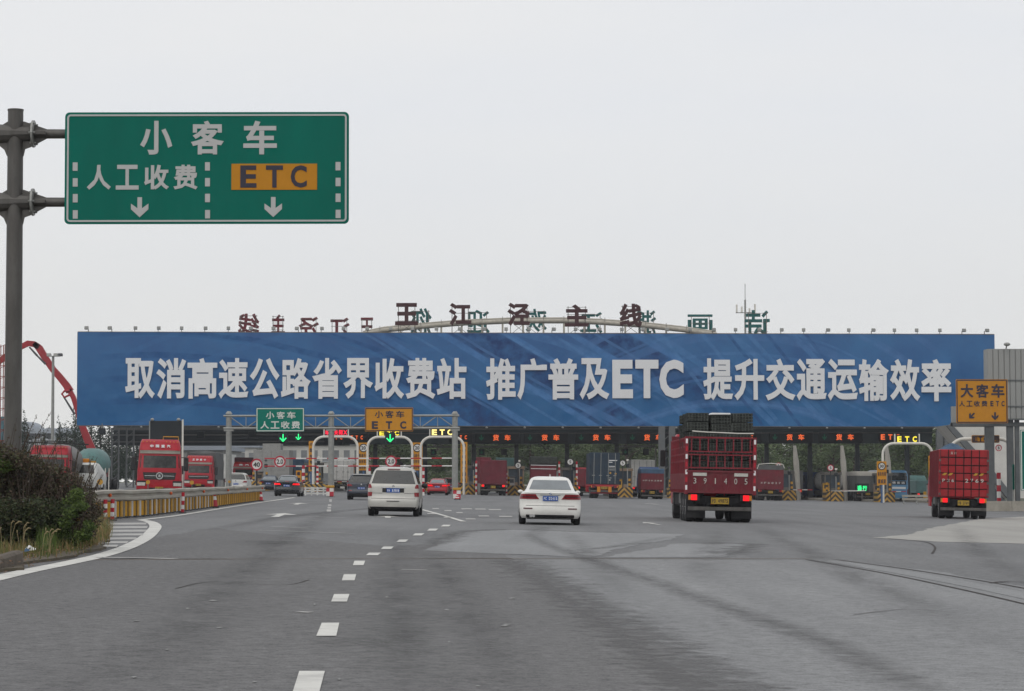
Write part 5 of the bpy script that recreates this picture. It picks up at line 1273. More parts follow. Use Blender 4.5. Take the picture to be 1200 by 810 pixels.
# --- the big stake truck
hw = 1.19
tp = at_ground(842.5, 89.5)
q = thing('stake_truck', 'large dark red stake truck piled high with dark crates, seen from behind', 'truck', tp, R(-.4), tilt=True)
L = 9.6; zb, ztg, ztop = 1.02, 1.80, 2.98
truck_wheels(q, 1.2, (1.1, 2.4, 3.75, 8.9), .52)
rear_gear(q, hw, zb, '沪D·49875', True, pw=.62)
B('bed', 'truck_red_worn', q, -hw, hw, .0, L, zb - .02, zb + .12)
tg = B('tailgate', 'truck_red_worn', q, -hw + .04, hw - .04, -.05, .0, zb + .02, ztg, b=.01)
for k in range(9): B('rib', 'truck_red_worn', tg, -hw + .22 + k * .25 - .03, -hw + .22 + k * .25 + .03, -.08, -.05, zb + .06, ztg - .04)
for sx in (-1, 1): B('amber_strip', 'plate_yellow' if 0 else 'lamp_clear', tg, sx * .72 - .24, sx * .72 + .24, -.095, -.08, ztg - .19, ztg - .08)
letters('painted_character', '391405', 'lamp_clear', tg, -hw + .12, hw - .12, zb + .42, .20, -.09, .01, .0, .28)
for z in (zb + .03, ztg - .03): B('edge_rail', 'truck_red_worn', tg, -hw, hw, -.09, .02, z - .035, z + .035)
for sx in (-1, 1):
    cp = B('corner_post', 'truck_red_slat', q, sx * hw - .06, sx * hw + .06, -.08, .06, zb - .05, ztop)
    for k in range(7): B('reflective_tape', 'plate_white' if k % 2 == 0 else 'reflect_red', cp, sx * hw - .035, sx * hw + .035, -.088, -.081, zb + .1 + k * .27, zb + .26 + k * .27)
for z, h_ in ((1.87, .05), (2.33, .045), (2.44, .045), (2.92, .06)): B('stake_rail', 'truck_red_slat', q, -hw, hw, -.05, .01, z, z + h_)
for k in range(8):
    x = -hw + .17 + k * .293
    B('stake', 'truck_red_slat', q, x - .022, x + .022, -.035, .005, 1.9, 2.34); B('stake', 'truck_red_slat', q, x - .022, x + .022, -.035, .005, 2.47, 2.94)
for sx in (-1, 1):   # side stakes and boards
    sb = B('side_board', 'truck_red_worn', q, sx * hw - .025, sx * hw + .025, .06, L, zb + .1, 1.7)
    for k in range(16): B('side_stake', 'truck_red_slat', q, sx * (hw + .01) - .03, sx * (hw + .01) + .03, .3 + k * .6, .36 + k * .6, zb, 2.95)
    for z in (2.1, 2.35, 2.6, 2.9): B('side_rail', 'truck_red_slat', q, sx * hw - .02, sx * hw + .02, .06, L, z, z + .06)
    B('side_skirt', 'under_black', q, sx * (hw - .1) - .02, sx * (hw - .1) + .02, 4.4, 8.2, .55, zb - .05)
B('headboard', 'truck_red_worn', q, -hw, hw, L - .05, L, zb, 3.15)
Lc = Loft([(.55, 9.9, 12.0, 1.05, .1, .2, .02), (1.6, 9.9, 12.1, 1.1, .12, .25, .04), (2.6, 9.95, 11.9, 1.08, .15, .25, .04), (3.02, 10.0, 11.6, 1.06, .2, .3, .04), (3.25, 10.2, 11.3, .95, .2, .3, .04)])
cb = Lc.body().build('cab', 'truck_red', q, smooth=40); Lc.patch(2.0, 2.75, -1.1, 1.1, face='front').build('windscreen', 'glass', cb); Lc.patch(1.95, 2.6, .35, .9, face='left').build('side_window', 'glass', cb)
for sx in (-1, 1): B('mirror', 'black_plastic', cb, sx * 1.42 - .1, sx * 1.42 + .1, 11.6, 11.75, 2.0, 2.65, b=.03); MB().bar((sx * 1.2, 11.7, 2.6), (sx * 1.42, 11.7, 2.6), .04).build('mirror_arm', 'black_plastic', cb)
# crate load: separate stacks of ribbed dark crates resting on the bed
cm = MB()
for k in range(3): cm.bev(-.5, .5, -.4, .4, .02 + k * .105, .105 + k * .105, .012)
for k in range(6): cm.box(-.45 + k * .17, -.41 + k * .17, -.415, -.395, .03, .32)
for k in range(5): cm.box(-.515, -.495, -.34 + k * .16, -.30 + k * .16, .03, .32)
cm = cm.mesh('crate', 'crate_dark')
rm = MB()
for k in range(7): rm.box(-.47 + k * .15, -.445 + k * .15, -.428, -.412, .025, .325)
for k in range(3): rm.box(-.5, .5, -.424, -.412, .10 + k * .105, .112 + k * .105)
rm = rm.mesh('rib_grid', 'crate_rib')
Rq = Matrix.Rotation(math.atan(SLOPE), 3, 'Y') @ Matrix.Rotation(R(-.4), 3, 'Z')
cn = 0
for col_, x in enumerate((-.77, -.01, .76)):
    for row in range(5):
        y = .62 + row * .95
        nl = 8
        for lv in range(nl):
            if lv < nl - 4 and row > 1 and col_ == 1: continue
            jx, jy = random.uniform(-.045, .045), random.uniform(-.05, .05)
            loc = tp + Rq @ Vector((x + jx, y + jy, zb + .13 + lv * (.333 + (.002, -.008, .003)[col_] + .004 * (row % 2))))
            o = inst(cm, 'crate', None, loc, None, (random.uniform(.70, .78), 1.05, 1.0)); o.rotation_euler = (random.uniform(-.015, .015), random.uniform(-.015, .015), random.uniform(-.06, .06))
            inst(rm, 'rib_grid', o)
            where = ('left', 'middle', 'right')[col_]; depth_ = ('rearmost', 'second', 'third', 'fourth', 'frontmost')[row]
            lev = 'topmost' if lv == nl - 1 else f'{("lowest","second","third","fourth","fifth","sixth","seventh","eighth")[lv]} from the truck bed'
            tag(o, f'dark ribbed crate, {lev}, {where} stack, {depth_} row on the stake truck'[:110], 'crate', 'crates on the stake truck')
o = MB().prism([(-.36, 0), (.36, 0), (.34, .05), (-.30, .06)], -.5, .5).build('foil_sheet', 'foil_white'); o.location = tp + Rq @ Vector((-.02, .6, zb + .13 + 8 * .325 + .02)); tag(o, 'bright white sheet lying on top of the crate load', 'sheet')
o = MB().tube([(-1.0, -.02, 3.17), (-.5, -.05, 3.14), (0, -.05, 3.13), (.6, -.05, 3.11), (1.15, -.02, 3.12)], .02, 6).build('tie_bar', 'tube_white'); o.location = tp; o.rotation_euler = q.rotation_euler; tag(o, 'thin pale tie pole across the rear of the crate load', 'pole')

# --- right red truck
tp2 = at_ground(1127.5, 114); hw = 1.09
q = thing('tarped_truck', 'bright red box truck with tail board number 2769 at the right edge', 'truck', tp2, R(-6), tilt=True)
truck_wheels(q, 1.1, (1.0, 5.8), .45); rear_gear(q, hw, .98, '沪B·2769', True, pw=.5)
B('box_body', 'tail_red', q, -hw, hw, .03, 7.2, .95, 3.08, b=.03)
for z in (1.15, 1.5, 1.85, 2.2, 2.55, 2.9): B('tail_board', 'tail_red', q, -hw + .02, hw - .02, -.015, .03, z - .155, z + .155, b=.012)
for z in (1.325, 1.675, 2.025, 2.375, 2.725): B('tail_gap', 'under_black', q, -hw + .02, hw - .02, -.022, .0, z - .014, z + .014)
for x in (-1.03, -.68, -.36, 0, .33, .68, 1.03): B('tail_rib', 'under_black' if abs(x) < 1 else 'truck_red_worn', q, x - .017, x + .017, -.05, -.015, .97, 3.06)
for sx in (-1, 1):
    for z in (1.1, 1.6, 2.1, 2.6): B('hinge', 'galv_dark', q, sx * 1.05 - .04, sx * 1.05 + .04, -.07, -.05, z - .05, z + .05)
    for k in range(2): MB().prism([(0, 0), (.14, 0), (.24, .10), (.10, .10)], -.056, -.05).build('hazard_mark', 'reflect_yellow', q, (sx * .68 - .28 + k * .26, 0, 1.93))
letters('painted_character', 'P36', 'lamp_clear', q, -.98, -.38, 1.70, .14, -.02, .008, .01, .55); letters('painted_character', '2769', 'lamp_clear', q, .02, .92, 1.70, .17, -.02, .008, .015, .6); letters('painted_character', '五吉', 'lamp_clear', q, -.6, -.3, 2.92, .1, -.02, .008, .01, .8)
for k in range(11): 
    for sx in (-1, 1): B('side_rib', 'truck_red_worn', q, sx * hw - (.03 if sx < 0 else 0), sx * hw + (.03 if sx > 0 else 0), .25 + k * .65, .31 + k * .65, .95, 3.06)
Lc = Loft([(.5, 7.4, 9.0, 1.05, .1, .2, .02), (1.4, 7.4, 9.1, 1.08, .12, .2, .03), (2.3, 7.45, 8.9, 1.02, .15, .25, .03), (2.6, 7.6, 8.6, .9, .15, .25, .03)]); Lc.body().build('cab', 'truck_red', q, smooth=40)
q2 = MB(); 
rows = [[(-.55 + 1.1 * i / 14, .5 + 1.6 * j / 8, .06 + (.24 * math.sin(math.pi * i / 14) * math.sin(math.pi * j / 8)) * (1 + .4 * math.sin(i * 2.1 + j * 1.7))) for i in range(15)] for j in range(9)]
o = q2.grid(rows).build('tarp_bundle', 'tarp_blue', None, smooth=60); o.location = tp2 + Vector((-.25, 0, 3.04)); tag(o, 'crumpled blue tarpaulin lying on the roof of the right red truck', 'tarpaulin')

# --- generic far lorry seen from behind
def far_truck(name, label, px, D, hw, h, body, length=7, plate_s='浙F·1K28', lit=False, zb=1.0, roof=None, cab='truck_red', ribs=0, door=False, rz=0):
    q = thing(name, label, 'truck', at_ground(px, D), rz, None, tilt=True)
    truck_wheels(q, hw, (.9, 2.1, length + .6) if length > 6 else (.9, length + .5), .48); rear_gear(q, hw, zb, plate_s, lit)
    B('cargo_box', body, q, -hw, hw, 0, length, zb - .05, h, b=.04)
    if roof: B('top_cover', roof, q, -hw - .02, hw + .02, -.02, length + .02, h - .42, h + .05, b=.06)
    for k in range(ribs): x = -hw + .1 + (2 * hw - .2) * k / (ribs - 1); B('rib', body, q, x - .03, x + .03, -.04, 0, zb, h - (.45 if roof else .05))
    if door:
        for sx in (-1, 1):
            B('door', body, q, sx * .02, sx * (hw - .05), -.04, -.0, zb + .02, h - .08, b=.015)
            for f in (.3, .72): MB().cyl((sx * hw * f, -.07, zb + .05), (sx * hw * f, -.07, h - .12), .022, n=6).build('lock_bar', 'galv', q)
            for f in (.3, .72): B('handle', 'galv', q, sx * hw * f - .12, sx * hw * f + .12, -.09, -.06, zb + .95, zb + 1.02)
    Lc = Loft([(.5, length + .2, length + 2.0, hw, .1, .2, .02), (1.5, length + .2, length + 2.1, hw + .02, .12, .2, .03), (2.5, length + .25, length + 1.9, hw - .04, .15, .25, .03), (2.85, length + .4, length + 1.6, hw - .18, .15, .25, .03)]); Lc.body().build('cab', cab, q, smooth=40)
    return q
far_truck('box_truck', 'maroon tarp covered truck entering the lane left of the white sedan', 577.5, 236, 1.22, 3.25, 'maroon_tarp', 7, '浙F·2P17', True, 1.05, ribs=6)
q = far_truck('stake_truck', 'red truck with white trimmed tailgate right behind the white sedan roof', 636, 238, 1.2, 2.9, 'truck_red_worn', 8, '苏B·K128', True, ribs=7)
B('load_cover', 'crate_dark', q, -1.3, 1.3, .4, 6.5, 2.95, 3.7, b=.08)
for z in (2.52, 2.85): B('white_trim', 'plate_white', q, -1.18, 1.18, -.06, -.04, z, z + .05)
# container truck
q = thing('container_truck', 'dark blue shipping container on an orange red trailer, seen from behind', 'truck', at_ground(707.5, 221), 0, None, tilt=True); hw = 1.24
truck_wheels(q, hw, (.8, 2.1, 3.4), .50); rear_gear(q, hw, 1.18, '沪B·82170', False, pw=.55)
ct2 = B('container', 'container_blue', q, -hw, hw, .1, 12.2, 1.2, 3.95, b=.03)
for sx in (-1, 1):
    B('door', 'container_blue', ct2, sx * .015, sx * (hw - .09), .05, .1, 1.3, 3.82, b=.01)
    for f in (.26, .74):
        x = sx * hw * f; MB().cyl((x, .02, 1.25), (x, .02, 3.9), .026, n=6).build('lock_bar', 'galv', ct2); B('bar_handle', 'galv', ct2, x - .16, x + .10, -.02, .01, 1.95, 2.01)
    for z in (1.35, 1.95, 2.6, 3.25, 3.75): B('hinge', 'container_blue', ct2, sx * (hw - .12) - .06, sx * (hw - .12) + .06, .02, .06, z - .05, z + .05)
    B('corner_post', 'container_blue', ct2, sx * hw - .06, sx * hw + .06, .0, .12, 1.2, 3.95)
for x0, z0, w_, h_ in ((.36, 3.25, .75, .07), (.36, 3.10, .3, .06), (.36, 2.75, .55, .05), (.36, 2.62, .6, .04), (.36, 2.45, .55, .04), (.40, 1.75, .2, .05), (.38, 1.55, .14, .1)): B('print_line', 'plate_white' if z0 > 2.7 else 'lamp_clear', ct2, x0, x0 + w_, .035, .05, z0, z0 + h_)
for x0, z0 in ((.5, 2.2), (.95, 2.15)): disc('hazard_label', 'reflect_yellow', ct2, (x0, .04, z0), .09, .01, 10)
B('trailer_bed', 'boom_red', q, -hw, hw, .0, 12.2, 1.02, 1.19); 
for sx in (-1, 1): B('orange_panel', 'lamp_orange', q, sx * .48 - .14, sx * .48 + .14, -.05, -.01, .55, 1.02)
B('red_bumper', 'truck_red_worn', q, -hw + .05, hw - .05, -.03, .03, .42, .52)
Lc = Loft([(.5, 12.6, 14.4, 1.2, .1, .2, .02), (1.6, 12.6, 14.5, 1.24, .12, .2, .03), (3.0, 12.7, 14.2, 1.15, .15, .25, .03), (3.4, 12.9, 13.8, 1.0, .15, .25, .03)]); Lc.body().build('cab', 'truck_red', q, smooth=40)
far_truck('box_truck', 'tall white box truck between the container and the small tarp truck', 752.5, 262, 1.22, 3.8, 'box_white', 8, '浙A·9B21', True, 1.05, door=True, cab='box_white')
q = far_truck('box_truck', 'small maroon truck with blue tarp top near the grey twin columns', 763.5, 225, 1.02, 2.62, 'truck_red_worn', 5, '浙F·5L60', False, .85, roof='tarp_blue', ribs=7, cab='cab_blue')
letters('painted_character', '浙F1K286', 'lamp_clear', q, -.9, .9, 1.62, .12, -.05, .008, .01, .7)
q = far_truck('stake_truck', 'dark red truck with grey tarp frame right of the large stake truck', 902, 236, 1.2, 3.2, 'truck_red_worn', 8, '浙F·3A77', False, 1.05, roof='tarp_grey', ribs=6)
MB().tube([(-1.25, -.05, 2.9), (-1.1, -.05, 3.32), (0, -.05, 3.42), (1.1, -.05, 3.36), (1.25, -.05, 3.0)], .035, 6).build('tarp_bow', 'tube_white', q)
letters('painted_character', '浙F6827', 'lamp_clear', q, -1.0, 1.0, 1.62, .16, -.05, .008, .01, .6)
far_truck('box_truck', 'dark covered truck half hidden right of the grey tarp truck', 926, 258, 1.2, 2.95, 'tarp_grey', 8, '苏E·5K13', True, 1.05, cab='cab_blue')
far_truck('box_truck', 'dull brown truck far beyond the right gates', 948, 300, 1.15, 2.5, 'truck_red_worn', 7, '苏E·7P02', False, 1.0)
# tanker
q = thing('tanker_truck', 'white tanker with blue cab turned aside behind the right gates', 'truck', at_ground(1001, 262), R(32), None)
truck_wheels(q, 1.2, (.8, 2.1, 7.2), .5); rear_gear(q, 1.2, 1.1, '浙A·0T55', False)
MB().tube([(0, .1, 2.05), (0, .3, 2.05), (0, 5.6, 2.05), (0, 5.8, 2.05)], [.55, .92, .92, .55], 20).build('tank', 'tank_white', q, smooth=50)
for y in (.6, 2.2, 3.9, 5.4): MB().tube([(0, y, 2.05), (0, y + .12, 2.05)], .94, 20).build('tank_band', 'lamp_orange' if y == 2.2 else 'galv', q)
Lc = Loft([(.5, 6.1, 8.0, 1.15, .1, .2, .02), (1.6, 6.1, 8.1, 1.2, .12, .2, .03), (2.6, 6.2, 7.9, 1.1, .15, .25, .03), (2.95, 6.4, 7.6, .95, .15, .25, .03)]); Lc.body().build('cab', 'cab_blue', q, smooth=40); Lc.patch(1.8, 2.6, .3, .85, face='left').build('side_window', 'glass', q)
far_truck('box_truck', 'dark truck with pale cover rail left of the blue bus', 1016, 254, 1.15, 2.9, 'tarp_grey', 7, '浙A·6Q31', False, 1.0, cab='cab_blue', roof='column_white')
# bus
q = thing('coach_bus', 'light blue coach seen from behind beyond the right gates', 'bus', at_ground(1049, 262), R(2), None, tilt=True)
Lb = Loft([(.35, .05, 11, 1.2, .12, .2, .03), (.6, .0, 11, 1.25, .15, .2, .04), (1.7, .0, 11, 1.25, .15, .2, .04), (2.7, .05, 10.9, 1.22, .18, .2, .05), (3.1, .12, 10.8, 1.12, .2, .2, .05), (3.2, .3, 10.6, .95, .2, .2, .05)])
Lb.body().build('body', 'bus_blue', q, smooth=40); Lb.patch(2.15, 2.95, -1.15, 1.15).build('rear_window', 'glass', q); Lb.patch(1.72, 2.1, -1.2, 1.2, off=.008).build('dark_band', 'dark_window', q)
letters('painted_character', '广德客运', 'plate_white', q, -.95, .95, 1.92, .24, -.02, .01, .02, .75); Lb.patch(1.28, 1.50, -.9, .9, off=.01).build('white_band', 'plate_white', q); plate(q, (0, -.02, 1.0), '浙F·1C08', False)
for sx in (-1, 1): Lb.patch(.8, 1.25, *sorted((sx * 1.1, sx * 1.4)), off=.012).build('rear_light', 'tail_lens', q); 
for f in range(6): Lb.patch(1.8, 2.75, .05 + f * .15, .18 + f * .15, face='left', off=.01).build('side_window', 'glass', q)
for y in (2.4, 8.6):
    for sx in (-1, 1): wheel(q, sx * 1.05, y, .5, .3)
q = far_truck('box_truck', 'small green covered truck beyond the left side of the right red truck', 1083, 285, 1.0, 2.3, 'mixer_teal', 5, '浙A·5D20', True, .9, cab='mixer_teal')
far_truck('box_truck', 'teal topped truck beyond the maroon truck', 593, 290, 1.25, 4.0, 'mixer_teal', 8, '沪C·8888', False, 1.1); far_truck('box_truck', 'red stack of cargo beyond the lane left of the maroon truck', 563, 300, 1.1, 4.1, 'truck_red_worn', 8, '浙B·3370', False, 1.1)
far_truck('box_truck', 'pale grey truck between the white sedan and the container truck', 665, 285, 1.15, 2.6, 'booth_grey', 7, '沪D·1123', False, 1.0); far_truck('box_truck', 'grey and red truck just left of the container truck', 688, 250, 1.15, 2.7, 'truck_red_worn', 7, '浙F·4M72', True, 1.0)

far_truck('box_truck', 'pale box truck beyond the louvred canopy left of the gantry', 255, 300, 1.25, 3.9, 'box_white', 8, '浙F·3321', False, 1.1, cab='box_white'); far_truck('box_truck', 'blue grey box truck beyond the black sedan', 343, 290, 1.2, 3.4, 'tarp_blue', 8, '浙F·6621', False, 1.1, cab='cab_blue'); far_truck('box_truck', 'white box truck behind the middle gantry post', 398, 296, 1.25, 3.5, 'tank_white', 8, '浙F·7708', False, 1.1, cab='box_white', door=True)
# --- lorries facing the camera on the left
def facing_truck(label, px, D, hw, h, s, cabmat='truck_red', load=None, badge=True, loadh=3.6, name='tractor_truck', lower='truck_red', loadw=1.25):
    q = thing(name, label, 'truck', at_ground(px, D), 0, None, tilt=True)
    k = h / 3.35
    Lf = Loft([(.38, .10, 2.2, hw - .03, .2, .1, .05), (.55, .0, 2.25, hw, .25, .1, .08), (1.0, .0, 2.3, hw, .28, .1, .08), (1.55 * k, .02, 2.3, hw, .30, .1, .09), (1.72 * k, .05, 2.3, hw - .02, .30, .1, .09), (2.45 * k, .22, 2.3, hw - .07, .28, .1, .10), (2.62 * k, .22, 2.3, hw - .08, .25, .1, .10), (2.70 * k, .20, 2.3, hw - .08, .22, .1, .10), (3.10 * k, .42, 2.3, hw - .14, .2, .1, .08), (3.30 * k, .75, 2.2, hw - .22, .2, .1, .05)])
    Lf.body().build('cab', cabmat, q, smooth=40)
    Lf.patch(1.70 * k, 2.38 * k, -1.2, 1.2, off=.012).build('windscreen', 'windscreen', q, smooth=45); vz = Lf.patch(2.50 * k, 2.68 * k, -1.25, 1.25, off=.05).build('sun_visor', 'rail_galv', q)
    gr_ = Lf.patch(1.05, 1.45 * k, -.88, .88, -.98, .98, off=.012).build('grille', 'black_plastic', q)
    for z in (1.13, 1.24, 1.34): Lf.patch(z, z + .03, -.86, .86, off=.028).build('grille_bar', 'chrome' if z == 1.24 else 'galv_dark', gr_)
    if badge:
        o = disc('badge', 'chrome', q, (0, -.06, 1.26), .20, .05, 24, .14); disc('badge_core', 'black_plastic', o, (0, .01, 0), .14, .04, 20); letter('badge_mark', '重', 'chrome', o, (0, -.03, 0), .15, .16, .02, .03)
    Lf.patch(.42, .66, -1.3, 1.3, off=.05).build('bumper', lower, q, smooth=45); Lf.patch(.44, .60, -.55, .55, off=.065).build('bumper_grille', 'black_plastic', q)
    for sx in (-1, 1): Lf.patch(.70, .88, *sorted((sx * .80, sx * 1.36)), off=.02).build('headlight', 'lamp_clear', q); Lf.patch(.69, .98, *sorted((sx * .76, sx * 1.40)), off=.010).build('headlight_rim', 'black_plastic', q)
    plate(q, (0, -.09, .56), '浙F·B236', False, .44, .17)
    if s: letters('fascia_character', s, 'plate_white', q, -.62, .62, 2.92 * k, .16, .20, .03, .05, .62)
    for sx in (-1, 1):
        mr = B('mirror', 'black_plastic', q, sx * (hw + .22) - .13, sx * (hw + .22) + .13, .2, .34, 1.55 * k, 2.3 * k, b=.04); MB().bar((sx * hw * .95, .35, 2.3 * k), (sx * (hw + .22), .27, 2.3 * k), .04).build('mirror_arm', 'black_plastic', mr)
        B('step', cabmat, q, sx * hw - .03, sx * hw + .03, .5, 1.6, .4, 1.0, b=.01)
        MB().bar((sx * .55, .10, 1.66 * k), (sx * .05, .16, 2.0 * k), .025).build('wiper', 'black_plastic', q)
        for k2 in range(4): MB().ball((sx * (.35 + k2 * .2) , .42, 3.16 * k), .035, n=6, m=4).build('roof_lamp', 'lamp_orange', q)
    truck_wheels(q, hw, (1.3, 5.6, 7.0), .5)
    B('chassis', 'under_black', q, -.5, .5, .6, 12, .6, .95)
    for dx, m_ in ((-.45, 'lamp_orange'), (.55, 'reflect_yellow')): B('dash_item', m_, q, dx - .12, dx + .12, .18, .26, 1.74 * k, 1.86 * k, b=.02)
    return q
q = facing_truck('red tractor truck with round chrome badge facing the camera behind the rail', 186.5, 143, 1.24, 3.35, '中国重汽'); q.rotation_euler.z = R(7.5); MB().tube([(.15, .9, 3.3), (.15, .9, 3.46), (1.0, .9, 3.46), (1.0, .9, 3.3)], .03, 6).build('roof_rack', 'reflect_yellow', q)
B('trailer_box', 'tarp_grey', q, -1.2, 1.2, 3.2, 13, 1.1, 3.0, b=.05)
q = facing_truck('second red truck facing the camera with dark tarped load', 232.5, 214, 1.2, 3.05, '王牌重卡', lower='truck_red', badge=False)
rows = []
for y in (2.4, 2.6, 6, 10, 13): rows.append([(-1.25, y, 1.0), (-1.28, y, 2.6), (-1.15, y, 3.3), (-.5, y, 3.42 if 2.5 < y < 12.5 else 3.2), (.5, y, 3.45 if 2.5 < y < 12.5 else 3.2), (1.2, y, 3.3), (1.3, y, 2.5), (1.3, y, 1.0)])
m = MB().grid(rows, True); m.f.append(tuple(range(8))); m.build('tarped_load', 'tarp_grey', q, smooth=30); q.rotation_euler.z = R(3)
q = facing_truck('third smaller red truck facing the camera far behind the gantry post', 285, 262, 1.2, 2.9, '重汽', badge=False); B('trailer_box', 'maroon_tarp', q, -1.25, 1.25, 2.6, 10, 1.0, 3.3, b=.05)
q = facing_truck('red cab of a tank truck mostly hidden behind the roadside bush', 56, 152, 1.25, 3.0, '', badge=True); MB().bar((-1.6, .3, 3.12), (2.3, .5, 3.04), .08).bar((-.9, .6, 3.2), (1.6, .6, 3.2), .05).build('roof_deflector', 'black_plastic', q)
MB().tube([(.1, 2.8, 2.0), (.1, 3.0, 2.0), (.1, 9, 2.0), (.1, 9.2, 2.0)], [.8, 1.1, 1.1, .8], 20).build('tank', 'tank_dark', q, smooth=50); q.rotation_euler.z = R(4)
q = facing_truck('dark truck cab facing the camera right of the grey office block', 326, 258, 1.2, 3.2, '', cabmat='navy_paint', lower='navy_paint', badge=False)
# concrete mixer and pump boom
q = thing('mixer_truck', 'teal concrete mixer drum beyond the bush', 'truck', at_ground(102, 172), 0, None, tilt=True)
MB().tube([(0, -.2, 1.85), (0, .1, 1.85), (0, 1.2, 1.95), (0, 3.6, 2.05), (0, 4.8, 2.2)], [.45, .85, 1.1, 1.0, .5], 20).build('drum', 'mixer_teal', q, smooth=50); B('chassis', 'under_black', q, -.5, .5, -.4, 7, .6, .95); truck_wheels(q, 1.2, (.9, 2.2, 6), .5); B('rear_frame', 'galv', q, -.9, .9, -.7, -.4, .8, 1.0); MB().tube([(0, -.9, 1.1), (0, -.3, 2.2)], [.35, .2], 10).build('chute', 'galv', q)
for i in range(4): MB().tube([(.9 + i * .25, -1.2, 0.2), (.9 + i * .25, -1.2, 1.7)], .03, 6).build('ladder_rail', 'tube_white', q)
q = thing('utility_truck', 'small white utility truck with amber beacon in front of the mixer drum', 'truck', at_ground(96.5, 160), 0, None, tilt=True)
Lf = Loft([(.45, .05, 4.2, .8, .15, .1, .05), (1.0, .0, 4.3, .85, .2, .1, .06), (1.3, .15, 4.2, .84, .2, .1, .06), (1.9, .5, 2.2, .72, .2, .1, .06), (2.0, .7, 2.0, .6, .1, .1, .04)]); Lf.body().build('body', 'box_white', q, smooth=40); Lf.patch(1.34, 1.85, -1.1, 1.1).build('windscreen', 'windscreen', q); B('beacon', 'lamp_orange', q, -.35, .25, .9, 1.2, 2.0, 2.25, b=.04); B('rack', 'reflect_yellow', q, -.5, .6, 1.2, 1.4, 2.0, 2.12)
for y in (.9, 3.3):
    for sx in (-1, 1): wheel(q, sx * .72, y, .36, .22)
BM = 275.0
q = thing('pump_boom', 'folding red concrete pump boom reaching over the left end of the banner', 'boom crane', at_ground(118, BM))
def bp_(px, py, dy=0): p = P(px, py, BM); return Vector((p.x, dy, p.z)) - Vector((q.location.x, 0, q.location.z))
def seg(name, pts, ws):
    L_, R_ = [], []
    P2 = [bp_(*p) for p in pts]
    rows = [[], [], [], []]
    for i, p in enumerate(P2):
        d = (P2[min(i + 1, len(P2) - 1)] - P2[max(i - 1, 0)]).normalized(); n_ = Vector((-d.z, 0, d.x)) * ws[i] / 2
        for r_, s_, dy in ((0, 1, -.25), (1, -1, -.25), (2, -1, .25), (3, 1, .25)): rows[r_].append(tuple(p + n_ * s_ + Vector((0, dy, 0))))
    m = MB().grid(rows + [rows[0]]); 
    k = len(P2); m.f += [(0, k, 2 * k, 3 * k), (k - 1, 2 * k - 1, 3 * k - 1, 4 * k - 1)]
    return m.build(name, 'boom_red', q)
seg('boom_section', [(-40, 442), (-10, 428), (3, 420), (14, 411), (26, 405), (33, 401.5), (40, 402.5), (46, 406)], [.55, .6, .6, .6, .55, .6, .65, .6])
seg('boom_section', [(40, 401.5), (46, 407), (54, 420), (62, 432), (70, 441), (78, 451), (82, 458)], [.5, .75, .7, .68, .7, .75, .85]); seg('boom_section', [(81, 456), (86, 465), (90, 478), (94, 492), (100, 508), (107, 525), (115, 545), (120, 560)], [.55, .5, .5, .6, .75, .85, .8, .7])
for a, b in (((35, 406), (44, 416)), ((44, 416), (54, 426)), ((75, 464), (88, 485))): MB().cyl(bp_(*a, -.3), bp_(*b, -.3), .09, .12, 8).build('hydraulic_ram', 'post_dark', q)
MB().tube([bp_(82, 457, -.3), bp_(76, 457.5, -.3), bp_(73, 461, -.3), bp_(76, 465, -.3), bp_(82, 462, -.3)], .12, 8).build('link_arm', 'boom_red', q)
B('turret', 'boom_red', q, -.8, .8, -.8, .8, .9, 2.6, b=.1); B('truck_bed', 'under_black', q, -1.2, 1.2, -4, 5, .5, .95); truck_wheels(q, 1.2, (-2.5, -1.2, 3.5), .5)
# ================================================================== VEGETATION
def leaf_cloud(centers, n, size, squash=1.0, flat=0.0):
    """leaf-sized quads scattered through ellipsoid clumps: (cx, cy, cz, rx, ry, rz)"""
    m = MB(); vol = [c[3] * c[4] * c[5] for c in centers]; tot = sum(vol)
    for c, v in zip(centers, vol):
        for _ in range(max(3, int(n * v / tot))):
            d = Vector((random.gauss(0, 1), random.gauss(0, 1), random.gauss(0, 1))).normalized(); r = random.random() ** .45 * (random.uniform(.8, 1.12) if random.random() < .86 else random.uniform(1.0, 1.4))
            p = Vector((c[0] + d.x * r * c[3], c[1] + d.y * r * c[4], c[2] + d.z * r * c[5]))
            s = size * random.uniform(.55, 1.3)
            a = Vector((random.gauss(0, 1), random.gauss(0, 1), random.gauss(0, .6))).normalized(); b = a.orthogonal().normalized(); b = (b * math.cos(q := random.uniform(0, 6.28)) + a.cross(b) * math.sin(q)).normalized()
            m.add([p - a * s, p + b * s * .5, p + a * s, p - b * s * .5], [(0, 1, 2, 3)])
    return m
def trunk_mesh(h, r, limbs=5, spread=1.0):
    m = MB().tube([(0, 0, 0), (.05, 0, h * .3), (-.04, .05, h * .65), (0, 0, h * .95)], [r, r * .8, r * .55, r * .2], 8)
    for k in range(limbs):
        a = k * 2.4; z = h * (.35 + .1 * k); m.tube([(0, 0, z), (math.cos(a) * spread * .5, math.sin(a) * spread * .5, z + h * .14), (math.cos(a) * spread, math.sin(a) * spread, z + h * .2)], [r * .45, r * .3, r * .1], 5)
    return m
tp_ = []
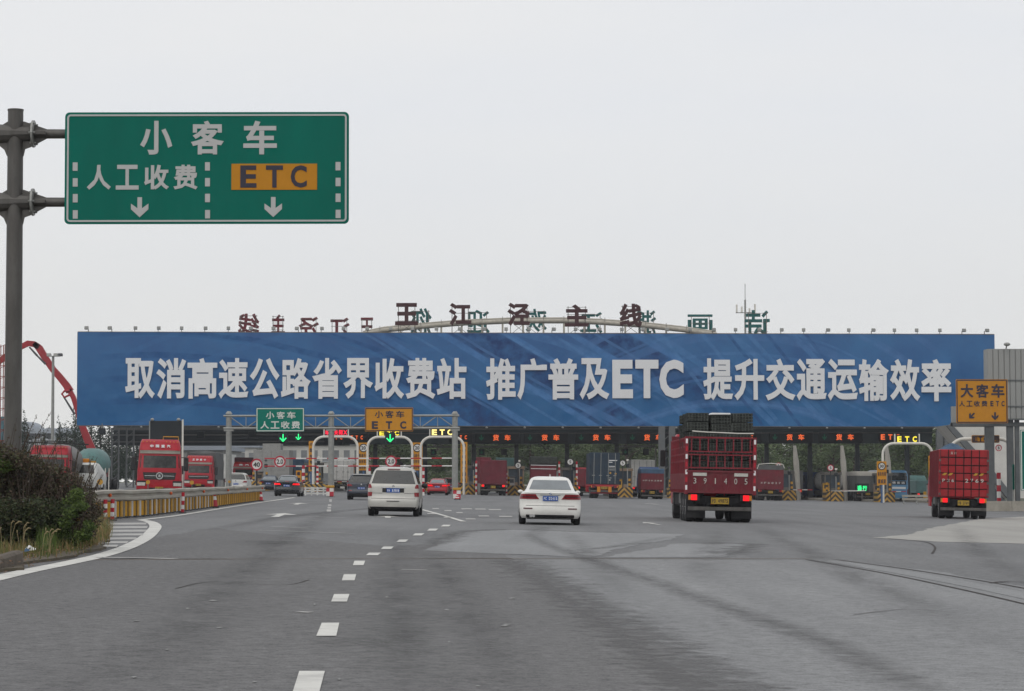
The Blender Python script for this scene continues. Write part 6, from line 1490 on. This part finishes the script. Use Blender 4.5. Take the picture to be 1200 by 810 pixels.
for v in range(4):
    cl = []
    for k in range(16):
        a, rr, z = random.uniform(0, 6.28), random.random() ** .6 * 1.9, random.uniform(2.0, 6.6)
        f = 1 - abs(z - 3.9) / 4.6; cl.append((math.cos(a) * rr * f, math.sin(a) * rr * f, z, random.uniform(.55, 1.1), random.uniform(.55, 1.1), random.uniform(.45, .85)))
    tp_.append((leaf_cloud(cl, 2600, .15).mesh('crown', 'leaf_tree' if v % 2 else 'leaf_tree_pale'), trunk_mesh(6, .18, 6, 1.2).mesh('trunk', 'bark')))
cp_ = []
for v in range(2):
    cl = [(random.gauss(0, .12), random.gauss(0, .12), 1.0 + 7.4 * k / 22, max(.18, 1.25 * (1 - k / 22) ** .8), max(.18, 1.25 * (1 - k / 22) ** .8), .38) for k in range(22)]
    cp_.append((leaf_cloud(cl, 2400, .13).mesh('crown', 'leaf_conifer'), trunk_mesh(7.5, .13, 0).mesh('trunk', 'bark')))
pos = ['far left', 'left', 'centre left', 'centre', 'centre right', 'right', 'far right']
def tree(px, D, h, kind, label, group, wide=1.0, z0=None):
    a = X(px, D); src = (tp_ if kind == 'b' else cp_)[random.randrange(4 if kind == 'b' else 2)]; s = h / (7.2 if kind == 'b' else 8.6)
    o = thing('broadleaf_tree' if kind == 'b' else 'conifer_tree', label, 'tree', (a, D, gz(a) if z0 is None else z0), random.uniform(0, 6.28), group); o.scale = (s * wide, s * wide, s)
    inst(src[0], 'crown', o); inst(src[1], 'trunk', o)
for i, (px, h) in enumerate(((28, 9.5), (52, 7.5), (70, 9.3), (78, 8.4), (88, 10.2), (97, 10.0), (107, 9.6), (118, 10.2), (128, 9.4), (138, 9.8), (148, 9.0), (160, 9.2))):
    tree(px, 318 + (i % 3) * 9, h, 'c', 'dark conifer in the row of conifers left of the gates' if i > 1 else ('conifer behind the big sign pole' if i == 0 else 'low conifer right of the big sign pole'), 'conifers on the left', 1.15)
gi = 0
for row, D in enumerate((345, 375, 405)):
    for i in range(26 + row * 3):
        px = 425 + i * (690 / (25 + row * 3)) + random.uniform(-9, 9)
        tree(px, D + random.uniform(-8, 8), random.uniform(7.2, 9.6) + row * 1.6, 'b', 'leafy green tree in the belt of trees beyond the gates', 'trees beyond the gates', 1.35)
for px, D, h in ((1092, 300, 8.2), (1108, 305, 9.0), (1122, 310, 8.5)): tree(px, D, h, 'b', 'dark leafy tree under the right end of the banner', 'trees under the right end of the banner', 1.2)
# grassy bank under the trees
bk = MB().prism([(X(415, 330), 334), (X(1130, 330), 334), (X(1140, 420), 470), (X(400, 420), 470)], 0, 0, 'z')
bank = MB(); rows = []
for j, (D, z) in enumerate(((328, -.6), (334, .6), (345, 2.2), (380, 3.2), (470, 3.4))): rows.append([(x, D + 2 * math.sin(x * .2), gz(x) + z + .25 * math.sin(x * .35 + j)) for x in [X(410, 330) + k * 3 for k in range(29)]])
tag(bank.grid(rows).build('grass_bank', 'land', None, smooth=60), kind='structure')
hd = leaf_cloud([(X(415, 330) + k * 1.35, 333 + random.uniform(-1, 1), gz(X(415, 330) + k * 1.35) + 1.1 + random.uniform(-.2, .5), 1.1, .9, 1.2) for k in range(60)], 14000, .15)
tag(hd.build('hedge', 'leaf_tree'), 'long low green hedge at the foot of the trees beyond the gates', 'hedge')
# pale buildings and parked lorries beyond the left gates, hazy halls on the horizon
def far_block(px0, px1, py0, D, label, wall='pale_wall', roof='far_roof', nwin=6, rows_=2, domes=0):
    a, b = X(px0, D), X(px1, D); q = thing('far_building', label, 'building', ((a + b) / 2, D, -1)); h = Z(py0, D) + 1; w = (b - a) / 2
    B('wall', wall, q, -w, w, 0, 20, 0, h); B('roof', roof, q, -w - .4, w + .4, -.4, 20.4, h, h + .45)
    for r_ in range(rows_):
        for k in range(nwin):
            x = -w + 2 * w * (k + .5) / nwin; z = h * (.28 + .42 * r_); ww = w / nwin * .55
            o = B('window', 'far_window', q, x - ww, x + ww, -.06, -.01, z, z + h * .2); B('sill', 'far_wall', o, x - ww - .1, x + ww + .1, -.14, -.06, z - .12, z)
    for k in range(domes):
        x = -w + 2 * w * (k + .5) / domes; r_ = w / domes; MB().tube([(x, 0, h), (x, 20, h)], r_ * .98, 20).build('barrel_roof', roof, q, smooth=40)
    return q
far_block(203, 300, 524, 330, 'pale low building beyond the left gates', nwin=9); far_block(300, 425, 521, 345, 'long pale warehouse beyond the left car lanes', nwin=10); far_block(210, 262, 527, 300, 'pale grey shed behind the second red truck', wall='booth_grey', nwin=4, rows_=1)
far_block(-60, 40, 505, 900, 'grey hall with rounded roofs on the far left horizon', 'far_wall', 'far_roof', 8, 1, 4); far_block(36, 92, 507, 900, 'hazy grey hall with rounded roofs left of the banner', 'far_wall', 'far_roof', 6, 2, 4)
far_block(-200, -70, 512, 700, 'low hazy block outside the left edge', 'far_wall', 'far_roof', 6, 2); far_block(1140, 1330, 520, 420, 'low pale block far behind the right columns', nwin=8)

wd = leaf_cloud([(-170 + k * 6.5 + random.uniform(-2, 2), 560 + random.uniform(-8, 8), gz(-170 + k * 6.5) + random.uniform(1.5, 4.5), 5.5, 5, random.uniform(3.5, 6)) for k in range(53)], 26000, .45)
tag(wd.build('far_wood', 'leaf_conifer'), 'dark far wood along the horizon beyond the toll plaza', 'wood', kind='stuff')
# ---- roadside bush (left foreground)
def shrub(name, label, cat, base, clumps, n, size, leafm, twig=14, twh=1.6):
    q = thing(name, label, cat, base); leaf_cloud(clumps, n, size).build('foliage', leafm, q)
    m = MB()
    for k in range(twig):
        a = random.uniform(0, 6.28); r_ = random.uniform(.2, .8); h = twh * random.uniform(.7, 1.1)
        m.tube([(0, 0, 0), (math.cos(a) * r_ * .4, math.sin(a) * r_ * .4, h * .5), (math.cos(a) * r_, math.sin(a) * r_, h)], [.016, .011, .004], 4)
    m.build('stems', 'bark', q)['kind'] = 'stuff'; return q
def vb(px, py, D): return P(px, py, D)
def clumps_from(pix, D, base, ry=.45):
    out = []
    for px, py, rpx in pix:
        d = D + random.uniform(-.5, .5); p = P(px, py, d) - base; r_ = rpx * d / 3000; out.append((p.x, p.y, p.z, r_, ry, r_ * .85))
    return out
b0 = Vector((X(-8, 43), 43, gz(-8.5) + .1)); shrub('roadside_shrub', 'dark purple leaved shrub at the left edge in front of the sign pole', 'shrub', b0, clumps_from([(-30, 590, 34), (-5, 575, 30), (15, 560, 26), (30, 575, 28), (5, 605, 34), (35, 605, 30), (20, 545, 18), (-15, 545, 28), (5, 532, 18), (28, 540, 16), (-8, 522, 12), (42, 545, 14), (58, 552, 12), (0, 630, 26), (40, 625, 24), (-60, 600, 36), (12, 535, 12), (45, 552, 16), (-35, 560, 26)], 43, b0, .6), 17000, .034, 'leaf_purple', 26, 1.9)
b1 = Vector((X(78, 44), 44, gz(-7.6) + .1)); shrub('roadside_shrub', 'purple brown shrub with thin twigs leaning towards the guard rail', 'shrub', b1, clumps_from([(62, 575, 26), (85, 580, 24), (100, 590, 18), (60, 600, 28), (88, 605, 24), (105, 608, 14), (50, 560, 18), (70, 556, 14), (85, 562, 12), (112, 598, 10), (72, 622, 22), (98, 622, 14)], 44, b1, .5), 12000, .030, 'leaf_purple', 30, 1.6)
b2 = Vector((X(30, 42), 42, gz(-8) + .1)); shrub('roadside_shrub', 'dense dark green shrub in the middle of the roadside planting', 'shrub', b2, clumps_from([(20, 615, 28), (45, 605, 30), (60, 620, 24), (30, 630, 22), (55, 635, 16), (5, 600, 22), (70, 600, 16), (-20, 620, 24)], 42, b2, .5), 11000, .034, 'leaf_darkshrub', 14, 1.2)
b3 = Vector((X(88, 42.5), 42.5, gz(-7.3) + .1)); shrub('roadside_shrub', 'bright green leafy sprig amid the purple shrubs', 'shrub', b3, clumps_from([(84, 588, 11), (90, 578, 9), (82, 600, 9), (95, 592, 8), (76, 612, 9), (3, 545, 11), (-4, 535, 9), (70, 628, 12), (85, 630, 12), (98, 626, 10), (60, 640, 9), (104, 616, 8)], 42.0, b3, .35), 4200, .032, 'leaf_shrub', 8, 1.1)
# long bare twigs above the bush
tw = thing('bare_twigs', 'thin bare twigs with tiny leaves rising above the purple shrub', 'twig', b0); m = MB(); lf_ = MB()
for k in range(60):
    px, py = random.uniform(-20, 116), random.uniform(548, 600); d = 43 + random.uniform(-.6, .6); p = P(px, py, d) - b0
    ln = random.uniform(.3, .95) * (1.15 if px < 50 else .62); dx = random.uniform(-.1, .45); tip = p + Vector((dx * ln, random.uniform(-.1, .1), ln))
    mid = (p + tip) / 2 + Vector((-.05 * ln, 0, .05)); m.tube([p, mid, tip], [.008, .006, .003], 4)
    for j in range(int(10 + ln * 12)):
        t_ = random.uniform(.15, 1); c_ = p.lerp(mid, t_ * 2) if t_ < .5 else mid.lerp(tip, t_ * 2 - 1); s = random.uniform(.012, .028); a = Vector((random.gauss(0, 1), random.gauss(0, 1), random.gauss(0, 1))).normalized(); b = a.orthogonal().normalized()
        lf_.add([c_, c_ + a * s + b * s * .4, c_ + a * s * 2, c_ + a * s - b * s * .4], [(0, 1, 2, 3)])
m.build('stems', 'bark', tw)['kind'] = 'stuff'; lf_.build('leaves', 'leaf_purple', tw)['kind'] = 'stuff'
# grasses along the kerb, foxtails, dead leaves
def grass(name, label, pix, n, h, material, lean=.35):
    m = MB()
    for _ in range(n):
        i = random.randrange(len(pix) - 1); f = random.random(); px = pix[i][0] + (pix[i + 1][0] - pix[i][0]) * f; py = pix[i][1] + (pix[i + 1][1] - pix[i][1]) * f
        p = G(px + random.gauss(0, 4), py + random.gauss(0, 3.5)); p.z += .03
        hh = h * random.choice((.35, .6, .9, 1.5)) * random.uniform(.6, 1.2); a = random.uniform(0, 6.28); d = Vector((math.cos(a), math.sin(a), 0)); w = Vector((-d.y, d.x, 0)) * random.uniform(.004, .009)
        ln = lean * random.uniform(.3, 1.6) * hh
        a1, a2 = p + d * ln * .35 + Vector((0, 0, hh * .6)), p + d * ln + Vector((0, 0, hh * (1 - .3 * lean)))
        m.add([p - w, p + w, a1 + w * .8, a1 - w * .8, a2], [(0, 1, 2, 3), (3, 2, 4)])
    return m.build(name, material)
o = tag(grass('grass', '', [(-120, 668), (-40, 655), (10, 650), (45, 650), (75, 645), (100, 640), (118, 632)], 3000, .17, 'grass_blade'), 'dry yellow green grass along the foot of the roadside shrubs', 'grass', kind='stuff')
o = tag(grass('grass', '', [(48, 648), (70, 640), (92, 636), (104, 630)], 2200, .34, 'leaf_shrub'), 'taller green grass right of the dark shrub', 'grass', kind='stuff')
o = tag(grass('grass', '', [(100, 634), (118, 630), (124, 626), (116, 618), (110, 612)], 1100, .30, 'grass_blade', .6), 'pale dry grass spilling onto the hatched gore', 'grass', kind='stuff')
for k in range(26):
    px, py = random.choice([(random.uniform(-10, 30), random.uniform(612, 640)), (random.uniform(45, 60), random.uniform(630, 650))])
    d = 38 + random.uniform(-1, 3); p = P(px, py, d); g0 = gz(p.x) + .1; h = max(.3, p.z - g0); a = random.uniform(-.3, .5)
    if k > 11: continue
    q = thing('foxtail_grass', 'single foxtail grass stalk with drooping seed head at the lower left edge', 'grass stalk', (p.x, d, g0), 0, 'foxtail stalks by the kerb')
    top = Vector((a * .15, 0, h)); tip = top + Vector((a * .08 + .02, 0, .04)); end = tip + Vector((a * .06 + .02, 0, -.01))
    MB().tube([(0, 0, 0), (a * .05, 0, h * .6), tuple(top)], .004, 4).build('stalk', 'foxtail', q); MB().tube([top, tip, end], [.007, .011, .004], 6).build('seed_head', 'foxtail', q)
m = MB()
for _ in range(900):
    px = random.uniform(-60, 108); y0 = 672 - .20 * px if px < 40 else 660 - .14 * (px - 40); p = G(px, y0 - random.uniform(0, 13) + random.gauss(0, 1.2)); p.z += .02 + random.random() * .03 + (.09 if random.random() < .5 else 0); s = random.uniform(.010, .028); a = random.uniform(0, 6.28)
    d, e = Vector((math.cos(a), math.sin(a), random.uniform(-.3, .3))) * s, Vector((-math.sin(a), math.cos(a), random.uniform(-.4, .6))) * s * .6
    m.add([p - d, p + e, p + d, p - e], [(0, 1, 2, 3)])
tag(m.build('leaf_litter', 'litter'), 'brown fallen leaves and litter along the kerb', 'litter', kind='stuff')
for k, (px, py, mt) in enumerate(((33, 651, 'plate_white'), (37, 653.5, 'box_white'), (30, 655, 'tarp_blue'))):
    p = G(px, py) + Vector((0, 0, .11)); o = MB().add([(-.05, -.04, 0), (.06, -.03, .02), (.05, .05, .04), (0, .02, .06), (-.06, .05, .01)], [(0, 1, 3), (1, 2, 3), (2, 4, 3), (4, 0, 3), (0, 1, 2, 4)]).build('paper_scrap', mt, None, p)
    tag(o, ['crumpled white paper scrap on the verge', 'smaller off white scrap beside the paper', 'blue grey plastic scrap on the verge'][k], 'litter')

# ================================================================== HAZE
hz = MB().box(-620, 620, -70, 1000, -14, 75).build('haze', 'land'); hz.data.materials.clear()
hm = bpy.data.materials.new('haze'); hm.use_nodes = True; N = hm.node_tree.nodes; N.clear()
ho = N.new('ShaderNodeOutputMaterial'); hv = N.new('ShaderNodeVolumePrincipled'); hv.inputs['Color'].default_value = (.93, .95, 1, 1); hv.inputs['Density'].default_value = HAZE; hv.inputs['Anisotropy'].default_value = .2
hm.node_tree.links.new(hv.outputs[0], ho.inputs['Volume']); hz.data.materials.append(hm); tag(hz, 'thin pale haze in the air over the toll plaza', 'haze', kind='stuff')
